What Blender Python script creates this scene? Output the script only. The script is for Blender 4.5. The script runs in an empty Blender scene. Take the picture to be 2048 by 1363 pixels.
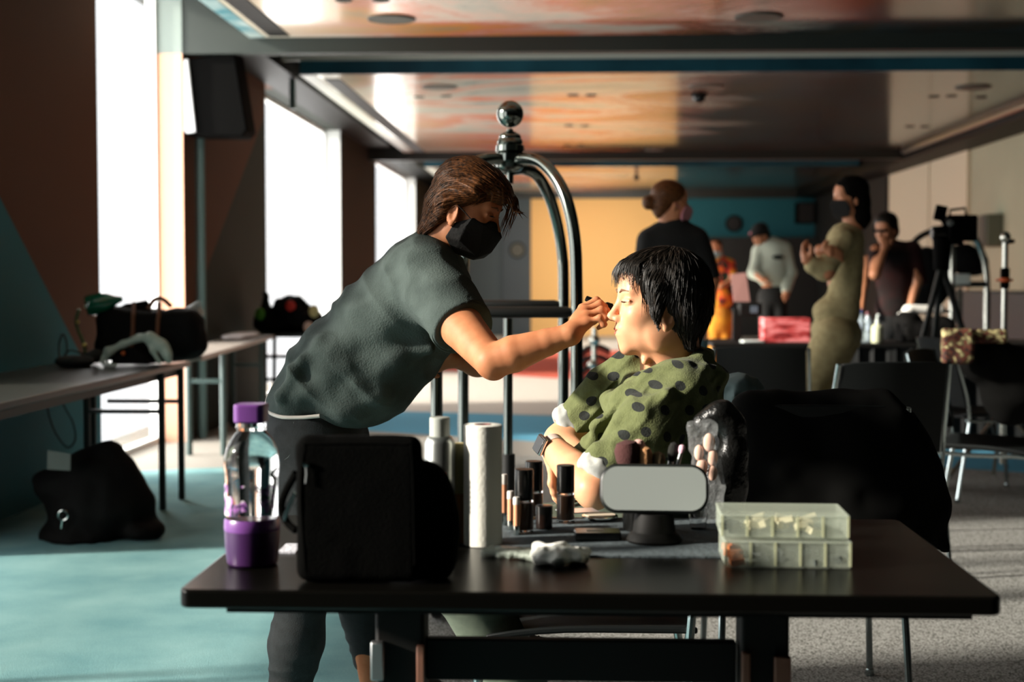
import bpy, math, random
import numpy as np
from mathutils import Vector, Matrix, Euler

# ------------------------------------------------------------------ camera
W, H, F = 2048.0, 1363.0, 2844.0
CAMZ = 1.2
scene = bpy.context.scene
COL = scene.collection
cam_data = bpy.data.cameras.new('camera')
cam = bpy.data.objects.new('camera', cam_data)
COL.objects.link(cam)
cam_data.sensor_width = 36.0
cam_data.sensor_fit = 'HORIZONTAL'
cam_data.lens = F / W * 36.0
YAW = math.atan(118.0 / F)
PITCH = math.atan(128.5 / F)
cam.location = (0, 0, CAMZ)
cam.rotation_euler = (math.pi / 2 - PITCH, 0, YAW)
cam_data.clip_end = 200
cam_data.dof.use_dof = True
cam_data.dof.focus_distance = 3.28
cam_data.dof.aperture_fstop = 3.1
scene.camera = cam
CR = Euler((math.pi / 2 - PITCH, 0, YAW)).to_matrix()


def P(px, py, Y):
    """point of the place seen at pixel (px, py) of the photograph, at depth Y"""
    d = CR @ Vector(((px - W / 2) / F, -(py - H / 2) / F, -1.0))
    t = Y / d.y
    return Vector((d.x * t, Y, CAMZ + d.z * t))


def PZ(px, py, z):
    """point of the place seen at pixel (px, py), at height z"""
    d = CR @ Vector(((px - W / 2) / F, -(py - H / 2) / F, -1.0))
    t = (z - CAMZ) / d.z
    return Vector((d.x * t, d.y * t, z))


def PX(px, py, X):
    d = CR @ Vector(((px - W / 2) / F, -(py - H / 2) / F, -1.0))
    t = X / d.x
    return Vector((X, d.y * t, CAMZ + d.z * t))


# ------------------------------------------------------------------ light
scene.view_settings.view_transform = 'Standard'
scene.view_settings.look = 'None'
scene.view_settings.gamma = 1.0
scene.view_settings.use_curve_mapping = False
scene.view_settings.exposure = 0.0
scene.cycles.use_denoising = True
scene.cycles.max_bounces = 8
scene.cycles.diffuse_bounces = 3
scene.cycles.transparent_max_bounces = 12
scene.cycles.sample_clamp_indirect = 6.0
scene.cycles.caustics_reflective = False
scene.cycles.caustics_refractive = False

world = bpy.data.worlds.new('overcast_sky')
scene.world = world
world.use_nodes = True
wn = world.node_tree.nodes
wn['Background'].inputs[0].default_value = (0.93, 0.97, 1.0, 1)
wn['Background'].inputs[1].default_value = 1.5

# the left wall: inner face x = WX, glass x = GX; openings (y0, y1, ztop)
WX, GX = -2.8, -3.0
WINS = [(0.6, 2.9, 3.0), (3.5, 5.9, 3.0), (8.35, 10.2, 3.3), (13.0, 17.2, 2.97), (20.4, 25.5, 2.97)]


def area(name, loc, rot, sx, sy, L, col=(1, 1, 1), spread=math.pi):
    d = bpy.data.lights.new(name, 'AREA')
    d.shape = 'RECTANGLE'
    d.size, d.size_y = sx, sy
    d.energy = L * math.pi * sx * sy
    d.color = col
    d.spread = spread
    o = bpy.data.objects.new(name, d)
    o.location = loc
    o.rotation_euler = rot
    COL.objects.link(o)
    return o


# daylight standing just outside each pane
WL = [1.8, 3.0, 9.0, 5.0, 4.0]
for i, (y0, y1, zt) in enumerate(WINS):
    area('window_daylight', (GX - 0.12, (y0 + y1) / 2, zt / 2 + 0.0), (0, -math.pi / 2, 0),
         zt, y1 - y0, WL[i], (1.0, 0.97, 0.93))
sun_d = bpy.data.lights.new('sun', 'SUN')
sun_d.energy = 14.0
sun_d.angle = math.radians(4.0)
sun_d.color = (1.0, 0.93, 0.82)
sun = bpy.data.objects.new('sun', sun_d)
COL.objects.link(sun)
sun.rotation_euler = Vector((0.96, 0.23, -0.36)).to_track_quat('-Z', 'Y').to_euler()
sun.location = (-8, 0, 6)
# unseen fill light added to brighten the yellow wall at the far end
area('far_wall_fill', (0.6, 25.2, 2.6), (math.radians(62), 0, 0), 2.2, 0.5, 16, (1.0, 0.93, 0.8), math.radians(120))

# ------------------------------------------------------------------ tagging


def tag(o, label=None, cat=None, group=None, kind=None):
    if label: o['label'] = label
    if cat: o['category'] = cat
    if group: o['group'] = group
    if kind: o['kind'] = kind
    return o


def thing(name, label, cat, loc=(0, 0, 0), group=None):
    o = bpy.data.objects.new(name, None)
    o.empty_display_size = 0.1
    COL.objects.link(o)
    o.location = loc
    return tag(o, label, cat, group)


def copy_tree(o, parent=None):
    c = o.copy()
    COL.objects.link(c)
    c.parent = parent
    for ch in list(o.children):
        copy_tree(ch, c)
    return c


def root_loc(p):
    v = Vector((0, 0, 0))
    while p is not None:
        v = v + Vector(p.location)
        p = p.parent
    return v


# ------------------------------------------------------------------ materials
MC = {}


def srgb(r, g, b):
    f = lambda c: (c / 255 / 12.92) if c <= 10.3 else ((c / 255 + 0.055) / 1.055) ** 2.4
    return (f(r), f(g), f(b))


def mat(name, col=(0.5, 0.5, 0.5), rough=0.6, metal=0.0, spec=0.5, col2=None, nscale=20.0, bump=0.0, bscale=60.0,
        alpha=1.0, trans=0.0, ior=1.45, coat=0.0, sheen=0.0, sss=0.0, detail=4.0):
    if name in MC: return MC[name]
    m = bpy.data.materials.new(name)
    m.use_nodes = True
    nt = m.node_tree
    b = nt.nodes['Principled BSDF']
    b.inputs['Base Color'].default_value = (*col, 1)
    b.inputs['Roughness'].default_value = rough
    b.inputs['Metallic'].default_value = metal
    b.inputs['Specular IOR Level'].default_value = spec
    b.inputs['IOR'].default_value = ior
    b.inputs['Alpha'].default_value = alpha
    b.inputs['Transmission Weight'].default_value = trans
    b.inputs['Coat Weight'].default_value = coat
    b.inputs['Sheen Weight'].default_value = sheen
    if sss > 0:
        b.inputs['Subsurface Weight'].default_value = sss
        b.inputs['Subsurface Radius'].default_value = (0.012, 0.004, 0.002)
        b.inputs['Subsurface Scale'].default_value = 1.0
    tc = nt.nodes.new('ShaderNodeTexCoord')
    if col2 is not None:
        n = nt.nodes.new('ShaderNodeTexNoise')
        n.inputs['Scale'].default_value = nscale
        n.inputs['Detail'].default_value = detail
        nt.links.new(tc.outputs['Object'], n.inputs['Vector'])
        r = nt.nodes.new('ShaderNodeValToRGB')
        r.color_ramp.elements[0].position = 0.35
        r.color_ramp.elements[1].position = 0.65
        r.color_ramp.elements[0].color = (*col, 1)
        r.color_ramp.elements[1].color = (*col2, 1)
        nt.links.new(n.outputs['Fac'], r.inputs['Fac'])
        nt.links.new(r.outputs['Color'], b.inputs['Base Color'])
    if bump > 0:
        n = nt.nodes.new('ShaderNodeTexNoise')
        n.inputs['Scale'].default_value = bscale
        n.inputs['Detail'].default_value = 5
        nt.links.new(tc.outputs['Object'], n.inputs['Vector'])
        bm = nt.nodes.new('ShaderNodeBump')
        bm.inputs['Strength'].default_value = bump
        bm.inputs['Distance'].default_value = 0.01
        nt.links.new(n.outputs['Fac'], bm.inputs['Height'])
        nt.links.new(bm.outputs['Normal'], b.inputs['Normal'])
    MC[name] = m
    return m


class NT:
    """tiny node helper"""

    def __init__(s, m):
        s.nt = m.node_tree
        s.b = s.nt.nodes['Principled BSDF']

    def n(s, t, **kw):
        x = s.nt.nodes.new('ShaderNode' + t)
        for k, v in kw.items():
            if k.startswith('i_'):
                x.inputs[k[2:].replace('_', ' ')].default_value = v
            else:
                setattr(x, k, v)
        return x

    def l(s, a, b): s.nt.links.new(a, b)

    def ramp(s, fac, stops, interp='LINEAR'):
        r = s.n('ValToRGB')
        r.color_ramp.interpolation = interp
        e = r.color_ramp.elements
        while len(e) < len(stops): e.new(0.5)
        for q, (p, c) in zip(e, stops):
            q.position = p
            q.color = (*c, 1) if len(c) == 3 else c
        s.l(fac, r.inputs['Fac'])
        return r.outputs['Color']

    def math(s, op, a, b=None):
        x = s.n('Math', operation=op)
        for i, v in enumerate((a, b)):
            if v is None: continue
            if isinstance(v, (int, float)): x.inputs[i].default_value = v
            else: s.l(v, x.inputs[i])
        return x.outputs[0]

    def mix(s, fac, a, b):
        x = s.n('Mix', data_type='RGBA')
        for sock, v in ((x.inputs[0], fac), (x.inputs[6], a), (x.inputs[7], b)):
            if isinstance(v, (int, float)): sock.default_value = v
            elif isinstance(v, tuple): sock.default_value = (*v, 1) if len(v) == 3 else v
            else: s.l(v, sock)
        return x.outputs[2]


# ------------------------------------------------------------------ mesh builder
def basis(d):
    d = Vector(d).normalized()
    a = Vector((0, 0, 1)) if abs(d.z) < 0.9 else Vector((1, 0, 0))
    u = d.cross(a).normalized()
    return u, d.cross(u).normalized(), d


class MB:
    def __init__(s):
        s.v, s.f = [], []

    def add(s, vs, fs):
        o = len(s.v)
        s.v += [tuple(x) for x in vs]
        s.f += [tuple(i + o for i in f) for f in fs]
        return s

    def box(s, c, size, rot=None):
        c = Vector(c)
        vs = []
        for x in (-.5, .5):
            for y in (-.5, .5):
                for z in (-.5, .5):
                    v = Vector((x * size[0], y * size[1], z * size[2]))
                    if rot is not None: v = rot @ v
                    vs.append(c + v)
        return s.add(vs, [(0, 1, 3, 2), (4, 6, 7, 5), (0, 4, 5, 1), (2, 3, 7, 6), (0, 2, 6, 4), (1, 5, 7, 3)])

    def bb(s, x0, x1, y0, y1, z0, z1):
        return s.box(((x0 + x1) / 2, (y0 + y1) / 2, (z0 + z1) / 2), (abs(x1 - x0), abs(y1 - y0), abs(z1 - z0)))

    def bar(s, a, b, w, h):
        """box section bar from a to b"""
        a, b = Vector(a), Vector(b)
        u, v, d = basis(b - a)
        L = (b - a).length
        R = Matrix((u, v, d)).transposed()
        return s.box((a + b) / 2, (w, h, L), R)

    def tube(s, pts, r, seg=12, cap=True):
        pts = [Vector(p) for p in pts]
        n = len(pts)
        rs = r if isinstance(r, (list, tuple)) else [r] * n
        vs, fs = [], []
        u0 = None
        for i, p in enumerate(pts):
            d = (pts[min(i + 1, n - 1)] - pts[max(i - 1, 0)])
            if d.length < 1e-9: d = Vector((0, 0, 1))
            d.normalize()
            if u0 is None:
                u, v, _ = basis(d)
            else:
                u = (u0 - d * u0.dot(d)).normalized()
                v = d.cross(u)
            u0 = u
            for k in range(seg):
                a = 2 * math.pi * k / seg
                vs.append(p + (u * math.cos(a) + v * math.sin(a)) * rs[i])
        for i in range(n - 1):
            for k in range(seg):
                a, b = i * seg + k, i * seg + (k + 1) % seg
                fs.append((a, b, b + seg, a + seg))
        if cap:
            fs.append(tuple(reversed(range(seg))))
            fs.append(tuple((n - 1) * seg + k for k in range(seg)))
        return s.add(vs, fs)

    def cyl(s, a, b, r0, r1=None, seg=24):
        return s.tube([a, b], [r0, r1 if r1 is not None else r0], seg)

    def lathe(s, c, prof, seg=32, axis=None, sx=1.0, sy=1.0):
        """prof: list of (r, z); around axis from c"""
        c = Vector(c)
        if axis is None:
            u, v, d = Vector((1, 0, 0)), Vector((0, 1, 0)), Vector((0, 0, 1))
        else:
            u, v, d = basis(axis)
            v = d.cross(u)
        vs, fs = [], []
        for r, z in prof:
            for k in range(seg):
                a = 2 * math.pi * k / seg
                vs.append(c + u * (r * math.cos(a) * sx) + v * (r * math.sin(a) * sy) + d * z)
        for i in range(len(prof) - 1):
            for k in range(seg):
                a, b = i * seg + k, i * seg + (k + 1) % seg
                fs.append((a, b, b + seg, a + seg))
        fs.append(tuple(reversed(range(seg))))
        fs.append(tuple((len(prof) - 1) * seg + k for k in range(seg)))
        return s.add(vs, fs)

    def ball(s, c, r, seg=20, rings=12, rot=None):
        c = Vector(c)
        r = (r, r, r) if isinstance(r, (int, float)) else r
        vs, fs = [], []
        for i in range(rings + 1):
            t = math.pi * i / rings
            for k in range(seg):
                a = 2 * math.pi * k / seg
                v = Vector((r[0] * math.sin(t) * math.cos(a), r[1] * math.sin(t) * math.sin(a), r[2] * math.cos(t)))
                if rot is not None: v = rot @ v
                vs.append(c + v)
        for i in range(rings):
            for k in range(seg):
                a, b = i * seg + k, i * seg + (k + 1) % seg
                fs.append((a, a + seg, b + seg, b))
        return s.add(vs, fs)

    def prism(s, outline, o, ux, uy, depth):
        """extrude a 2D outline placed at o with axes ux, uy along their normal by depth"""
        o, ux, uy = Vector(o), Vector(ux).normalized(), Vector(uy).normalized()
        n = ux.cross(uy)
        a = [o + ux * p[0] + uy * p[1] for p in outline]
        b = [q + n * depth for q in a]
        m = len(a)
        fs = [tuple(reversed(range(m))), tuple(range(m, 2 * m))]
        fs += [(i, (i + 1) % m, (i + 1) % m + m, i + m) for i in range(m)]
        return s.add(a + b, fs)

    def build(s, name, m, parent=None, smooth=True, bevel=0.0, sub=0, angle=35):
        off = root_loc(parent) if parent is not None else Vector((0, 0, 0))
        me = bpy.data.meshes.new(name)
        me.from_pydata([(x - off.x, y - off.y, z - off.z) for x, y, z in s.v], [], s.f)
        me.validate()
        me.update()
        o = bpy.data.objects.new(name, me)
        COL.objects.link(o)
        if parent is not None: o.parent = parent
        if m is not None: me.materials.append(m)
        if bevel > 0:
            md = o.modifiers.new('bevel', 'BEVEL')
            md.width = bevel
            md.segments = 2
            md.limit_method = 'ANGLE'
            md.angle_limit = math.radians(40)
        if sub:
            md = o.modifiers.new('subsurf', 'SUBSURF')
            md.levels = md.render_levels = sub
        if smooth:
            me.shade_smooth()
            import bmesh
            bm = bmesh.new()
            bm.from_mesh(me)
            bmesh.ops.recalc_face_normals(bm, faces=bm.faces)
            lim = math.radians(angle)
            for e in bm.edges:
                if len(e.link_faces) == 2 and e.calc_face_angle(0) > lim: e.smooth = False
            bm.to_mesh(me)
            bm.free()
        return o

    def own(s, name, m, label, cat, group=None, loc=None, **kw):
        """a thing that is one mesh, its origin at its base"""
        xs = np.array(s.v)
        c = Vector(((xs[:, 0].min() + xs[:, 0].max()) / 2, (xs[:, 1].min() + xs[:, 1].max()) / 2, xs[:, 2].min()))
        if loc is not None: c = Vector(loc)
        s.v = [(x - c.x, y - c.y, z - c.z) for x, y, z in s.v]
        o = s.build(name, m, None, **kw)
        o.location = c
        return tag(o, label, cat, group)


def rrect(w, h, r, n=6, cx=0, cy=0):
    o = []
    for sx, sy, a0 in ((1, 1, 0), (-1, 1, 90), (-1, -1, 180), (1, -1, 270)):
        for k in range(n + 1):
            a = math.radians(a0 + 90 * k / n)
            o.append((cx + sx * (w / 2 - r) + r * math.cos(a), cy + sy * (h / 2 - r) + r * math.sin(a)))
    return o


def bez(pts, n=10):
    """Catmull-Rom through the points"""
    pts = [Vector(p) for p in pts]
    q = [pts[0] * 2 - pts[1]] + pts + [pts[-1] * 2 - pts[-2]]
    out = []
    for i in range(1, len(q) - 2):
        for k in range(n):
            t = k / n
            a, b, c, d = q[i - 1], q[i], q[i + 1], q[i + 2]
            out.append(0.5 * ((2 * b) + (c - a) * t + (2 * a - 5 * b + 4 * c - d) * t * t + (3 * b - a - 3 * c + d) * t ** 3))
    out.append(pts[-1])
    return out


# ------------------------------------------------------------------ signed-distance bodies
class SDF:
    def __init__(s): s.p = []

    def cap(s, a, b, ra, rb=None, k=0.02, sub=False):
        a, b = np.array(a, float), np.array(b, float)
        rb = ra if rb is None else rb
        R = max(ra, rb)
        s.p.append(('c', a, b, ra, rb, k, sub, np.minimum(a, b) - R, np.maximum(a, b) + R))
        return s

    def chain(s, pts, rs, k=0.01):
        for i in range(len(pts) - 1): s.cap(pts[i], pts[i + 1], rs[i], rs[i + 1], k)
        return s

    def ell(s, c, r, rot=None, k=0.02, sub=False):
        c = np.array(c, float)
        r = np.array((r, r, r) if isinstance(r, (int, float)) else r, float)
        M = np.eye(3) if rot is None else np.array(rot)
        R = np.abs(M) @ r
        s.p.append(('e', c, r, M, None, k, sub, c - R, c + R))
        return s

    def box(s, c, r, rot=None, k=0.005, sub=False, rnd=0.0):
        c = np.array(c, float)
        r = np.array(r, float)
        M = np.eye(3) if rot is None else np.array(rot)
        R = np.abs(M) @ r
        s.p.append(('b', c, r, M, rnd, k, sub, c - R, c + R))
        return s

    @staticmethod
    def one(p, X):
        if p[0] == 'c':
            a, b, ra, rb = p[1], p[2], p[3], p[4]
            d = b - a
            dd = max(float(d @ d), 1e-12)
            t = np.clip(((X - a) @ d) / dd, 0, 1)
            Q = X - a - t[:, None] * d
            return np.sqrt((Q * Q).sum(1)) - (ra + (rb - ra) * t)
        if p[0] == 'e':
            q = (X - p[1]) @ p[3]
            r = p[2]
            k0 = np.sqrt(((q / r) ** 2).sum(1))
            k1 = np.sqrt(((q / (r * r)) ** 2).sum(1)) + 1e-9
            return k0 * (k0 - 1) / k1
        q = np.abs((X - p[1]) @ p[3]) - (p[2] - p[4])
        return np.sqrt((np.maximum(q, 0) ** 2).sum(1)) + np.minimum(q.max(1), 0) - p[4]

    def ev(s, X, prims=None):
        d = np.full(len(X), 1.0)
        for p in (s.p if prims is None else prims):
            e = s.one(p, X)
            k = p[5]
            if p[6]:
                h = np.maximum(k - np.abs(d + e), 0) / k
                d = np.maximum(d, -e) + h * h * k * .25
            else:
                h = np.maximum(k - np.abs(d - e), 0) / k
                d = np.minimum(d, e) - h * h * k * .25
        return d

    def mesh(s, h, disp=None, smooth=1):
        pos = [p for p in s.p if not p[6]]
        lo = np.min([p[7] for p in pos], 0) - 0.02
        hi = np.max([p[8] for p in pos], 0) + 0.02
        N = 16
        bs = N * h
        nb = np.ceil((hi - lo) / bs).astype(int)
        I = np.stack(np.meshgrid(*[np.arange(n) for n in nb], indexing='ij'), -1).reshape(-1, 3)
        C = lo + (I + .5) * bs
        half = bs * .5
        g = np.arange(N + 1)
        G = np.stack(np.meshgrid(g, g, g, indexing='ij'), -1).reshape(-1, 3)
        dc = s.ev(C)
        I = I[np.abs(dc) < bs * 1.15 + 0.012]
        BIG = 1 << 20
        keyf = lambda a: (a[:, 0].astype(np.int64) * BIG + a[:, 1]) * BIG + a[:, 2]
        cellk, verts, quads = [], [], []
        corners = [(0, 0, 0), (1, 0, 0), (0, 1, 0), (1, 1, 0), (0, 0, 1), (1, 0, 1), (0, 1, 1), (1, 1, 1)]
        edges = [(a, b) for a in range(8) for b in range(a + 1, 8)
                 if sum(x != y for x, y in zip(corners[a], corners[b])) == 1]
        for ib in I:
            c = lo + (ib + .5) * bs
            pr = [p for p in s.p if np.all(p[7] - p[5] - 0.02 < c + half) and np.all(p[8] + p[5] + 0.02 > c - half)]
            if not any(not p[6] for p in pr): continue
            X = lo + (ib * N + G) * h
            v = s.ev(X, pr)
            if disp is not None: v = v + disp(X)
            if v.min() > 0 or v.max() < 0: continue
            v = v.reshape(N + 1, N + 1, N + 1)
            cv = np.stack([v[a:a + N, b:b + N, e:e + N].ravel() for a, b, e in corners], 1)
            ins = (cv < 0).sum(1)
            act = np.nonzero((ins > 0) & (ins < 8))[0]
            if len(act) == 0: continue
            cij = np.stack(np.unravel_index(act, (N, N, N)), 1)
            cva = cv[act]
            acc = np.zeros((len(act), 3))
            cnt = np.zeros(len(act))
            for a, b in edges:
                va, vb = cva[:, a], cva[:, b]
                m = (va < 0) != (vb < 0)
                t = np.where(m, va / np.where(m, va - vb, 1), 0)
                pa, pb = np.array(corners[a], float), np.array(corners[b], float)
                acc += np.where(m[:, None], pa + t[:, None] * (pb - pa), 0)
                cnt += m
            gi = ib * N + cij
            cellk.append(keyf(gi))
            verts.append(lo + (gi + acc / cnt[:, None]) * h)
            for ax in range(3):
                sl = [slice(0, N)] * 3
                s2 = list(sl)
                s2[ax] = slice(1, N + 1)
                A, B = v[tuple(sl)] < 0, v[tuple(s2)] < 0
                m = np.nonzero((A != B).ravel())[0]
                if len(m) == 0: continue
                e = np.stack(np.unravel_index(m, (N, N, N)), 1) + ib * N
                fl = A.ravel()[m]
                u, w = (ax + 1) % 3, (ax + 2) % 3
                q = []
                for du, dw in ((0, 0), (-1, 0), (-1, -1), (0, -1)):
                    f = e.copy()
                    f[:, u] += du
                    f[:, w] += dw
                    q.append(keyf(f))
                q = np.stack(q, 1)
                q[~fl] = q[~fl][:, ::-1]
                quads.append(q)
        K = np.concatenate(cellk)
        V = np.concatenate(verts)
        o = np.argsort(K)
        K, V = K[o], V[o]
        Q = np.concatenate(quads)
        J = np.clip(np.searchsorted(K, Q), 0, len(K) - 1)
        ok = (K[J] == Q).all(1)
        Fc = J[ok]
        for _ in range(smooth):
            S = np.zeros_like(V)
            n = np.zeros(len(V))
            for a, b in ((0, 1), (1, 2), (2, 3), (3, 0)):
                np.add.at(S, Fc[:, a], V[Fc[:, b]])
                np.add.at(n, Fc[:, a], 1)
                np.add.at(S, Fc[:, b], V[Fc[:, a]])
                np.add.at(n, Fc[:, b], 1)
            n = np.maximum(n, 1)
            V = V * .5 + (S / n[:, None]) * .5
        return V, Fc

    def build(s, name, m, h, parent=None, loc=None, disp=None, smooth=1, uvw=None, mats=None, pick=None):
        V, Fc = s.mesh(h, disp, smooth)
        off = np.array(root_loc(parent)) if parent is not None else np.array(loc if loc is not None else (0, 0, 0), float)
        me = bpy.data.meshes.new(name)
        L = V - off
        me.vertices.add(len(L))
        me.vertices.foreach_set('co', L.astype(np.float32).ravel())
        me.loops.add(Fc.size)
        me.loops.foreach_set('vertex_index', Fc.ravel().astype(np.int32))
        me.polygons.add(len(Fc))
        me.polygons.foreach_set('loop_start', (np.arange(len(Fc)) * 4).astype(np.int32))
        me.polygons.foreach_set('loop_total', np.full(len(Fc), 4, dtype=np.int32))
        me.update(calc_edges=True)
        me.validate()
        me.shade_smooth()
        for q in (mats or [m]): me.materials.append(q)
        if pick is not None:
            cen = V[Fc].mean(1)
            me.polygons.foreach_set('material_index', pick(cen).astype(np.int32)[:len(me.polygons)])
        if uvw is not None:
            at = me.attributes.new('uvw', 'FLOAT_VECTOR', 'POINT')
            at.data.foreach_set('vector', uvw(V).astype(np.float32).ravel())
        o = bpy.data.objects.new(name, me)
        COL.objects.link(o)
        if parent is not None: o.parent = parent
        elif loc is not None: o.location = loc
        return o


def vnoise(X, scale, seed=0):
    """smooth value noise, numpy"""
    X = X * scale + seed * 17.3
    i = np.floor(X).astype(np.int64)
    f = X - i
    f = f * f * (3 - 2 * f)

    def hsh(a):
        n = (a[:, 0] * 374761393 + a[:, 1] * 668265263 + a[:, 2] * 2147483647) & 0xffffffff
        n = ((n ^ (n >> 13)) * 1274126177) & 0xffffffff
        return ((n ^ (n >> 16)) & 0xffff) / 32768.0 - 1
    r = 0
    for dx in (0, 1):
        for dy in (0, 1):
            for dz in (0, 1):
                w = (f[:, 0] if dx else 1 - f[:, 0]) * (f[:, 1] if dy else 1 - f[:, 1]) * (f[:, 2] if dz else 1 - f[:, 2])
                r = r + w * hsh(i + np.array([dx, dy, dz]))
    return r


def axes(xdir, up=(0, 0, 1)):
    """3x3 with columns forward, left, up"""
    x = np.array(Vector(xdir).normalized())
    u = np.array(up, float)
    if abs(float(u @ x)) > .999: u = np.array((1.0, 0, 0))
    y = np.cross(u, x)
    y /= np.linalg.norm(y)
    z = np.cross(x, y)
    return np.stack([x, y, z], 1)

# ================================================================== the room
FY = 29.0           # far wall
RX = 5.0            # right wall
ZC = 3.35           # structural ceiling

# ---- carpet: big geometric fields of colour with a speckled pile
m_carpet = mat('carpet', rough=0.95, spec=0.15)
t = NT(m_carpet)
tc = t.n('TexCoord')
sep = t.n('SeparateXYZ'); t.l(tc.outputs['Object'], sep.inputs[0])
X_, Y_ = sep.outputs[0], sep.outputs[1]


def halfplane(t, a, b, c):
    """1 where a*x + b*y > c"""
    q = t.math('ADD', t.math('MULTIPLY', X_, a), t.math('MULTIPLY', Y_, b))
    return t.math('GREATER_THAN', q, c)


teal = srgb(88, 158, 168); grey = srgb(150, 146, 138); red = srgb(196, 96, 78); blue = srgb(92, 158, 186); dk = srgb(70, 72, 70)
vor = t.n('TexVoronoi', i_Scale=150.0); t.l(tc.outputs['Object'], vor.inputs['Vector'])
spk = t.ramp(vor.outputs['Distance'], [(0.15, (0.50, 0.50, 0.47)), (0.75, (0.10, 0.10, 0.09))])
noi = t.n('TexNoise', i_Scale=3.0, i_Detail=6.0); t.l(tc.outputs['Object'], noi.inputs['Vector'])
tn = t.ramp(noi.outputs['Fac'], [(0.3, srgb(70, 128, 136)), (0.7, srgb(138, 182, 182))])
tsp = t.n('TexNoise', i_Scale=220.0, i_Detail=2.0); t.l(tc.outputs['Object'], tsp.inputs['Vector'])
tealc = t.mix(0.5, tn, t.mix(tsp.outputs['Fac'], srgb(54, 104, 112), srgb(168, 208, 206)))
c = t.mix(halfplane(t, 1.0, 0.28, 0.72), tealc, spk)                      # right of the artist: speckled grey
c = t.mix(halfplane(t, -0.35, 1.0, 9.6), c, grey)
c = t.mix(t.math('MULTIPLY', halfplane(t, 0.5, 1.0, 10.2), halfplane(t, -0.3, -1.0, -12.2)), c, blue)
c = t.mix(halfplane(t, 0.2, 1.0, 12.3), c, srgb(196, 190, 180))
c = t.mix(t.math('MULTIPLY', halfplane(t, 0.9, 1.0, 16.6), halfplane(t, 0.4, -1.0, -23.0)), c, red)
t.l(c, t.b.inputs['Base Color'])
bn = t.n('TexNoise', i_Scale=320.0, i_Detail=3.0); t.l(tc.outputs['Object'], bn.inputs['Vector'])
bp = t.n('Bump', i_Strength=0.6, i_Distance=0.01); t.l(bn.outputs['Fac'], bp.inputs['Height']); t.l(bp.outputs['Normal'], t.b.inputs['Normal'])
tag(MB().bb(-3.4, 6.5, -2, FY + .2, -.1, 0).build('floor', m_carpet), kind='structure')

# ---- left wall with painted triangles
m_lwall = mat('painted_wall', rough=0.75, spec=0.3)
t = NT(m_lwall)
tc = t.n('TexCoord')
sep = t.n('SeparateXYZ'); t.l(tc.outputs['Object'], sep.inputs[0])
Z_, Y_ = sep.outputs[2], sep.outputs[1]


def hp(a, b, c):
    q = t.math('ADD', t.math('MULTIPLY', Y_, a), t.math('MULTIPLY', Z_, b))
    return t.math('GREATER_THAN', q, c)


brown = srgb(84, 46, 24); tealw = srgb(34, 98, 108); green = srgb(30, 38, 30)
# teal triangle rises from (y 8.1, z .65) to (y 7.0, z 1.62)
p1, p2 = PX(140, 668, WX), PX(0, 395, WX)
a_, b_ = -(p2.z - p1.z), (p2.y - p1.y)
c_ = a_ * p1.y + b_ * p1.z
sgn = 1 if a_ * (p1.y - 1) + b_ * p1.z > c_ else -1
near = hp(sgn * a_, sgn * b_, sgn * c_)
low = t.math('LESS_THAN', Y_, 8.5)
c = t.mix(t.math('MULTIPLY', near, low), brown, tealw)
p1, p2 = PX(530, 230, WX), PX(428, 500, WX)
a_, b_ = -(p2.z - p1.z), (p2.y - p1.y)
c_ = a_ * p1.y + b_ * p1.z
sgn = 1 if a_ * (p1.y + 3) + b_ * p1.z > c_ else -1
c = t.mix(t.math('MULTIPLY', hp(sgn * a_, sgn * b_, sgn * c_), t.math('GREATER_THAN', Y_, 10.0)), c, green)
c = t.mix(t.math('GREATER_THAN', Y_, 17.4), c, srgb(36, 28, 20))
t.l(c, t.b.inputs['Base Color'])
wl = MB()
ys = [-2.0]
for y0, y1, zt in WINS: ys += [y0, y1]
ys.append(FY)
for i in range(0, len(ys), 2):
    wl.bb(WX - .22, WX, ys[i], ys[i + 1], 0, ZC)
for y0, y1, zt in WINS:
    wl.bb(WX - .22, WX, y0, y1, zt, ZC + .02)
tag(wl.build('wall_left', m_lwall, smooth=False), kind='structure')
# reveals: the lining of each opening
m_peach = mat('apricot_reveal_paint', srgb(222, 168, 138), 0.7)
m_grey = mat('grey_trim_paint', srgb(120, 132, 126), 0.6)
m_pale = mat('pale_reveal_paint', srgb(205, 208, 205), 0.7)
m_dark = mat('dark_trim_paint', srgb(30, 34, 30), 0.6)
for i, (y0, y1, zt) in enumerate(WINS):
    if i == 2:
        tag(MB().bb(WX - .2, WX + .004, y1 - .01, y1 + .003, 0, 2.80).build('trim_1', m_peach, smooth=False), kind='structure')
        tag(MB().bb(WX - .2, WX + .004, y1 - .01, y1 + .003, 2.80, zt).build('trim_2', m_grey, smooth=False), kind='structure')
    else:
        tag(MB().bb(WX - .2, WX + .004, y1 - .01, y1 + .003, 0, zt).build('trim_%d' % (i + 3), m_pale, smooth=False), kind='structure')

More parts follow.
